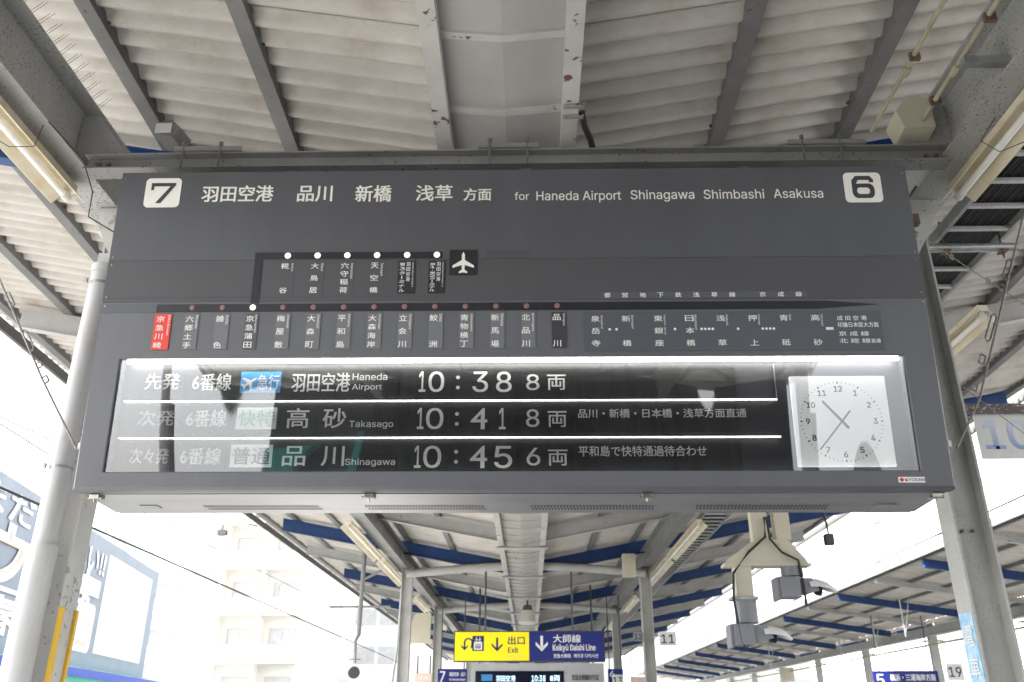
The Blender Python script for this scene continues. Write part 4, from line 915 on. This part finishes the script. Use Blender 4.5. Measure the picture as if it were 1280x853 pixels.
def camunit(cx, cz, label, post):
    t_ = thing('camera_unit', label, 'camera', (cx, by, cz), 'hooded grey camera units')
    q = MB(); q.box(cx - .15, cx + .03, by - .11, by + .08, cz - .09, cz + .09); q.build('rear_case', 'camgrey', t_, bevel=.008)
    q = MB(); q.box(cx - .178, cx - .152, by - .10, by + .08, cz - .11, cz + .085); q.build('cover_plate', 'camgrey', t_, bevel=.006)
    q = MB(); q.loft([[(cx + .03, y, cz - .07), (cx + .20, y, cz - .03), (cx + .15, y, cz + .08), (cx + .03, y, cz + .08)] for y in (by - .08, by + .05)]); q.build('front_case', 'camgrey', t_)
    q = MB(); rings = []
    for i, (dx, r_, dz_) in enumerate(((.12, .08, 0), (.20, .09, .0), (.29, .075, -.015), (.37, .03, -.045))):
        rings.append([(cx + dx, by - .02 + r_ * math.cos(a), cz + dz_ + r_ * math.sin(a) * .9) for a in [math.pi * k / 8 for k in range(9)]] + [(cx + dx, by - .02 + (r_ - .006) * math.cos(a), cz + dz_ + (r_ - .006) * math.sin(a) * .9) for a in [math.pi * (8 - k) / 8 for k in range(9)]])
    q.loft(rings); q.build('hood', 'numplate', t_, smooth=True)
    q = MB(); q.lathe((cx + .18, by - .02, cz), [(0, .06), (.05, .065), (.055, .05)], 14, (1, 0, -.1)); q.build('lens', 'screen', t_, smooth=True)
    for dx, dz_ in ((-.14, .08), (-.14, -.08), (0, .08), (.0, -.08)): q = MB(); q.lathe((cx + dx, by - .13, cz + dz_), [(0, .008), (.008, .006)], 6, (0, -1, 0)); q.build('screw', 'latch', t_)
    q = MB(); q.tube([(cx - .0, by - .0, cz + .1), (cx, by, post)], .045 if post - cz > .3 else .1, 12); q.build('mount', 'camgrey', t_, smooth=True)
camunit(2.38, 1.08, 'grey hooded camera unit under the right end of the cream bracket', 1.264)
camunit(1.93, .68, 'lower grey hooded camera unit below the left end of the cream bracket', .974)
# cream bracket seen far left
t_ = thing('camera_bracket', 'cream bracket with box behind the second left column', 'bracket', (-2.3, 22, 2))
q = MB(); q.loft([[(-3.05, y, 1.75), (-2.35, y, 1.75), (-2.35, y, 2.35), (-2.7, y, 2.35)] for y in (21.5, 21.6)]); q.build('gusset', 'cream', t_)
q = MB(); q.box(-3.0, -2.3, 21.5, 21.62, 1.66, 1.75); q.build('arm', 'cream', t_)
# far left hanging rod with crossbar and round mirror
t_ = thing('hanging_mirror', 'round dark mirror on a long rod with a crossbar hanging under the left roof', 'mirror', (-3.2, 16.8, .8))
q = MB(); q.tube([(-3.16, 16.8, 3.1), (-3.17, 16.8, 1.45), (-3.22, 16.8, 1.35), (-3.2, 16.8, .95)], [.045, .04, .03, .02], 8); q.build('rod', 'beam', t_, smooth=True)
q = MB(); q.box(-3.75, -2.6, 16.78, 16.81, 1.93, 1.97); q.build('crossbar', 'beam', t_)
q = MB(); q.tube([(-3.15, 16.8, 2.45), (-2.75, 16.8, 2.65)], .025, 6); q.build('brace', 'beam', t_)
q = MB(); q.lathe((-3.22, 16.85, .80), [(-.03, .06), (0, .105), (.04, .11), (.06, .095)], 20, (0.2, -1, -.2)); q.build('mirror_dish', 'dark', t_, smooth=True)
q = MB(); q.tube([(-3.32, 16.8, 1.02), (-3.1, 16.8, 1.02)], .01, 6); q.build('clip', 'dark', t_)
q = MB(); q.tube([(-2.42, 16.9, 2.5), (-2.45, 16.9, 1.25), (-2.52, 16.9, .6)], .022, 6); tag(q.build('thin_rod', 'galv', loc=(-2.45, 16.9, .6)), 'thin pale rod hanging just left of the second left column', 'rod')
# box under right girder far
t_ = thing('junction_box', 'cream box hanging inside the right girder near the slim column', 'box', (1.95, 15.8, 2.3))
q = MB(); q.box(1.70, 1.93, 15.8, 16.0, 2.35, 2.75); q.build('box_body', 'cream', t_, bevel=.01)
# small things in the sky gap
t_ = thing('hanging_camera', 'small dark camera hanging under the right eave by a short rod', 'camera', (6.1, 15, 2.9))
q = MB(); q.tube([(5.35, 15.6, 3.5), (5.38, 15.6, 3.05)], .02, 6); q.build('rod', 'dark', t_); q = MB(); q.box(5.30, 5.46, 15.55, 15.7, 2.85, 3.05); q.build('camera_case', 'dark', t_, bevel=.02)
# ================================================================== overhead wires on the left and right
def wire(pts, r, label, m='cable'):
    q = MB(); q.tube(pts, r, 6); return tag(q.build('overhead_wire', m, loc=pts[0]), label, 'wire', 'overhead wires above the tracks')
wire([(-6.5, 4, 2.62), (-6.5, 50, 2.62)], .017, 'dark contact wire crossing the billboard on the left')
wire([(-6.5, 4, 3.55), (-6.5, 14, 3.2), (-6.5, 28, 3.4), (-6.5, 50, 3.3)], .007, 'thin catenary wire above the contact wire on the left')
for i, y in enumerate((9.2, 13.5, 18, 23, 30)):
    q = MB(); q.tube([(-6.5, y, 2.62), (-6.5, y, 3.2)], .004, 5); tag(q.build('wire_dropper', 'cable', loc=(-6.5, y, 2.6)), f'thin dropper between the left track wires, {ORD[i]} one', 'dropper', 'droppers between the track wires')
wire([(7.0, 12, 2.9), (7.2, 60, 2.9)], .012, 'contact wire in the bright gap on the right')
wire([(5.6, 14, 2.9), (8.2, 20, 4.2)], .012, 'slanting span wire below the right end of the board')
t_ = thing('insulator', 'small white and dark insulator hanging from a wire before the apartment block', 'insulator', (-6.2, 16, 3))
q = MB(); q.lathe((-6.1, 17.0, 3.42), [(0, .05), (.12, .07), (.2, .04), (.3, .04)], 10); q.build('insulator_body', 'speaker', t_); q = MB(); q.box(-6.12, -5.95, 16.9, 17.0, 3.33, 3.43); q.build('clamp', 'dark', t_)
wire([(-11, 14, 5.6), (-6.1, 17, 3.7), (-5.5, 17.4, 3.6)], .01, 'thin span wire leading to the insulator')

# ================================================================== left billboard building
bh = R(8.8)
def wallpt(s, z, off=0):   # s metres along the wall, heading left of +Y
    ox, oy = -12.0, 13.0
    return (ox - math.sin(bh) * s + math.cos(bh) * off, oy + math.cos(bh) * s + math.sin(bh) * off, z)
t_ = thing('billboard_wall', 'long slate blue billboard with big white characters behind the left column', 'billboard', wallpt(6, 1.5))
def wbox(mb, s0, s1, z0, z1, o0, o1): mb.loft([[wallpt(s, z0, o0), wallpt(s, z0, o1), wallpt(s, z1, o1), wallpt(s, z1, o0)] for s in (s0, s1)])
q = MB(); wbox(q, 2, 24.6, 1.55, 5.72, -.25, 0); q.build('board_face', 'bill', t_)
q = MB(); wbox(q, 17.6, 23.6, 2.05, 5.3, .002, .03); q.build('white_panel', 'billwhite', t_)
q = MB(); slab_pts = rrect(15.3, 2.0, 17.1, 3.5, .25); q.loft([[wallpt(s, z, o) for s, z in slab_pts] for o in (.002, .03)]); q.build('white_tile', 'billwhite', t_)
fw = lambda s, z: wallpt(s, z, .04)
q = MB(); letter(q, 'トマト', 15.6, 2.7, 16.8, 3.0, fw, bold=.03); sheetpoly(q, rect(15.7, 2.2, 16.7, 2.35), fw); q.build('tile_lettering', 'billpink', t_)
q = MB(); letter(q, 'まだけ!は', 7.2, 4.72, 14.6, 5.45, fw, bold=.04)
letter(q, 'い!!', 15.4, 4.5, 17.2, 5.2, fw, bold=.04)
letter(q, 'ウト', 8.2, 3.2, 13.2, 4.6, fw, bold=.09); letter(q, 'は', 14.2, 3.4, 16.2, 4.5, fw, bold=.06); letter(q, '春へ', 8.6, 2.0, 12.6, 2.9, fw, bold=.06)
sheetpoly(q, rect(6, 3.0, 12.5, 3.12), fw); sheetpoly(q, rect(15.2, 3.75, 17.1, 4.3), fw); q.build('lettering', 'billwhite', t_)
q = MB(); letter(q, 'ウト', 8.35, 3.35, 13.05, 4.45, lambda s, z: wallpt(s, z, .06), bold=.0); q.build('inner_lettering', 'billpink', t_)
for i in range(8):
    q = MB(); wbox(q, 3 + 3 * i, 3.12 + 3 * i, -2.7, 1.55, -.2, -.1); q.build('support_post', 'beam', t_)
t_ = thing('track_side_fence', 'blue topped green panel fence below the billboard', 'fence', wallpt(6, -2.7, .6))
q = MB(); wbox(q, 0, 45, 1.2, 1.45, .4, .5); q.build('top_rail', 'awnblue', t_)
for i in range(15): q = MB(); wbox(q, 3 * i + .02, 3 * i + 2.98, -2.7, 1.2, .4, .46); q.build('fence_panel', 'awngreen', t_)

def building(x0, x1, y0, y1, z1, label, nx, nz, wall='bwall', bal=True, wz=1.2, ww=1.6, face='front', fl=3.0, z0=-2.7):
    t_ = thing('apartment_building', label, 'building', ((x0 + x1) / 2, y0, z0))
    q = MB(); q.box(x0, x1, y0, y1, z0, z1); q.build('wall', wall, t_)
    q = MB(); q.box(x0 - .2, x1 + .2, y0 - .2, y1 + .2, z1, z1 + .9); q.build('roof_parapet', wall, t_)
    dx = (x1 - x0) / nx
    gm = None
    for j in range(nz):
        z = z0 + 1.0 + fl * j
        if z + wz > z1: break
        if bal:
            q = MB(); q.box(x0 + .3, x1 - .3, y0 - 1.2, y0, z - .95, z - .8); q.box(x0 + .3, x1 - .3, y0 - 1.2, y0 - 1.1, z - .8, z + .15); b_ = q.build('balcony', wall, t_)
        for i in range(nx):
            cx_ = x0 + dx * (i + .5)
            if gm is None:
                q = MB(); q.box(-ww / 2 - .08, ww / 2 + .08, -.06, 0.02, -.08, wz + .08); fr = q.build('window', 'btan' if bal else 'whiteframe', t_); base = ORG[t_.name]
                q = MB(); q.box(-ww / 2, -.03, -.08, -.061, 0, wz); q.box(.03, ww / 2, -.08, -.061, 0, wz); pn_ = q.build('pane', 'glassdark', fr)
                for me in (fr.data, pn_.data):
                    for v in me.vertices: v.co += base
                gm = (fr, pn_); fr.location = Vector((cx_, y0, z)) - base
            else:
                o = gm[0].copy(); col.objects.link(o); o.parent = t_; o.location = Vector((cx_, y0, z)) - base
                o2 = gm[1].copy(); col.objects.link(o2); o2.parent = o
            if bal and i: 
                q = MB(); q.box(x0 + dx * i - .06, x0 + dx * i + .06, y0 - 1.15, y0, z - .8, z + 1.9); q.build('partition', wall, t_)
    return t_
building(-23.5, -15.0, 60, 72, 21, 'cream apartment block with stacked balconies in the bright sky left of centre', 3, 8)
building(-31.5, -23.7, 60.6, 70, 12.5, 'lower white apartment block behind the billboard wall', 3, 5, wall='bwall2')
building(-14.6, -10.6, 75, 85, 12.0, 'narrow white block right of the cream apartment block', 2, 5, wall='bwall2', bal=False)
building(-60, -34, 62, 80, 11, 'broad white block far left behind the billboard', 6, 4, wall='bwall2', bal=False)
building(20, 38, 52, 66, 13.5, 'white building with rows of windows in the bright gap right of the board', 7, 5, wall='bwall2', bal=False)
building(10, 19, 90, 99, 14, 'distant white block above the far platform roof', 5, 5, wall='bwall2', bal=False)
building(40, 60, 40, 55, 17, 'tall pale block at the far right behind the second canopy', 7, 6, wall='bwall', bal=False)

# ================================================================== second canopy on the right
roof2 = bpy.data.objects.new('far_canopy_roof', None); col.objects.link(roof2); roof2['kind'] = 'structure'
CXX[0] = 13.0
f2 = lambda Y: 2.98
def zr2(x): return 2.98 - .0 + .14 * abs(x - 13.0)
roof_sheets(roof2, -.02, -3.95, -1, 0.02, f2, 8, 78, .14)
roof_sheets(roof2, .02, 4.6, 1, 0.02, f2, 8, 78, .14)
for X, lb in ((9.2, 'along its near eave'), (10.1, 'second from its near eave'), (11.0, 'third from its near eave'), (12.0, 'fourth from its near eave'), (14.4, 'beyond its centre line'), (16.0, 'near its outer eave')):
    q = MB(); z = zr2(X); q.box(X - .035, X + .035, 8, 78, z - .09, z - .012); tag(q.build('roof_purlin', 'beam', loc=(X, 8, z)), 'thin grey purlin under the far right canopy, ' + lb, 'purlin', 'purlins under the far right canopy')
q = MB(); q.box(9.03, 9.07, 8, 78, 3.44, 3.60); tag(q.build('eave_fascia', 'beam_dark', loc=(9.05, 8, 3.5)), 'dark fascia strip along the near eave of the far right canopy', 'fascia')
for k in range(0, 21):
    Y = 11.5 + 3 * k; blue = k % 2 == 1
    for sgn, xe in ((-1, 9.15), (1, 17.2)):
        q = MB(); h = .20 if blue else .13; w_ = .05
        q.loft([[(x, Y - w_, zr2(x) - .095 - h), (x, Y + w_, zr2(x) - .095 - h), (x, Y + w_, zr2(x) - .095), (x, Y - w_, zr2(x) - .095)] for x in (13 + sgn * .12, xe)])
        tag(q.build('roof_rafter', 'blue' if blue else 'rafter', loc=(13, Y, 2.7)), f'{"blue" if blue else "grey"} rafter under the {"near" if sgn < 0 else "outer"} half of the far right canopy, {ORD[k // 2] if k // 2 < 12 else "last"} from the camera', 'rafter', 'rafters under the far right canopy')
q = MB(); q.box(12.85, 13.15, 8, 78, 2.48, 2.74); tag(q.build('roof_girder', 'rafter', loc=(13, 8, 2.5)), 'long grey box girder under the middle of the far right canopy', 'girder')
q = MB(); q.tube([(12.5, 8, 2.42), (12.5, 78, 2.42)], .035, 8); tag(q.build('conduit', 'galv', loc=(12.5, 8, 2.4)), 'upper long pipe along the girder of the far right canopy', 'pipe', 'pipes along the far right canopy')
q = MB(); q.tube([(12.6, 8, 2.15), (12.6, 78, 2.15)], .03, 8); tag(q.build('conduit', 'conduit', loc=(12.6, 8, 2.1)), 'lower cream pipe along the girder of the far right canopy', 'pipe', 'pipes along the far right canopy')
for i, Y in enumerate((17.5, 23.5, 29.5, 35.5, 41.5, 47.5, 53.5, 59.5, 65.5)):
    q = MB(); q.box(12.88, 13.12, Y - .1, Y + .1, PZ, 2.48); q.box(12.7, 13.3, Y - .14, Y + .14, 2.30, 2.34)
    tag(q.build('platform_column', 'column', loc=(13, Y, PZ)), f'white box column of the far right canopy, {ORD[i]} from the camera', 'column', 'columns of the far right canopy')
for i, (x, y) in enumerate(((10.6, 28), (11.2, 33), (10.2, 39), (9.9, 24))):
    q = MB(); q.tube([(x, y, 3.0), (x, y, 2.0)], .018, 6); q.tube([(x + .25, y, 3.0), (x, y, 2.0)], .01, 6); tag(q.build('hanging_hoop', 'galv', loc=(x, y, 2)), f'thin pale hanging rod under the far right canopy, {ORD[i]} one', 'rod', 'hanging rods under the far right canopy')
small_sign(10.2, 12.1, 27.5, .72, 1.33, 'signblue', [('5', .04, .3, .15, .85), ('横浜・三浦海岸方面', .25, .55, .95, .85), ('for Yokohama, Misakiguchi', .25, .3, .95, .48)], 'white', 'blue platform 5 sign hanging under the far right canopy', hang=2.9)
numplate('19', 12.15, 12.62, 27.0, 1.05, 1.5, 'small white number plate 19 beside the blue platform 5 sign', 'numplate', 'dark')
t_ = thing('junction_box', 'cream box under the end of the far right canopy girder', 'box', (12.4, 45, 2)); q = MB(); q.box(12.2, 12.75, 44.6, 45, 1.7, 2.3); q.build('box_body', 'cream', t_, bevel=.02)

# ================================================================== unseen objects behind the camera, laid out for their reflections in the glass
t_ = thing('stair_enclosure', 'dark panelled stair enclosure behind the camera, unseen and sized for its reflection', 'stair enclosure', (0.3, -14, PZ))
q = MB(); q.box(-3.65, 3.3, -9, -5.0, PZ, 3.0); q.build('wall', 'dark', t_)  # unseen; width set so its reflection darkens the middle of the glass
for i in range(6): q = MB(); q.box(-3.6 + 1.14 * i, -2.5 + 1.14 * i, -4.99, -4.96, PZ + .1, 2.85); q.build('wall_panel', 'flap' if i % 2 else 'dark', t_)
for i, (x, y) in enumerate(((-4.3, -3.2), (-5.4, -6.5), (3.1, -2.6), (3.6, -4.6), (4.9, -7.0), (4.1, -1.6))):  # unseen posts added to give the glass upright reflected bands
    q = MB(); q.tube([(x, y, PZ), (x, y, 2.9)], .11 + .04 * (i % 3), 14); tag(q.build('reflection_post', ('pipe', 'beam_dark', 'camgrey')[i % 3], loc=(x, y, PZ), smooth=True), f'round post added behind the camera for reflections, {ORD[i]} of six', 'post', 'round posts added for reflections')
for X, w_, lb in ((-3.45, .14, 'wider'), (-2.8, .07, 'narrower')):  # unseen bars added to put teal streaks into the glass reflection
    q = MB(); q.box(X - w_, X + w_, -4.8, -4.7, PZ, 2.2); tag(q.build('teal_reflection_bar', 'teal', loc=(X, -7, PZ)), f'{lb} teal bar added behind the camera for its reflection in the glass', 'pillar')
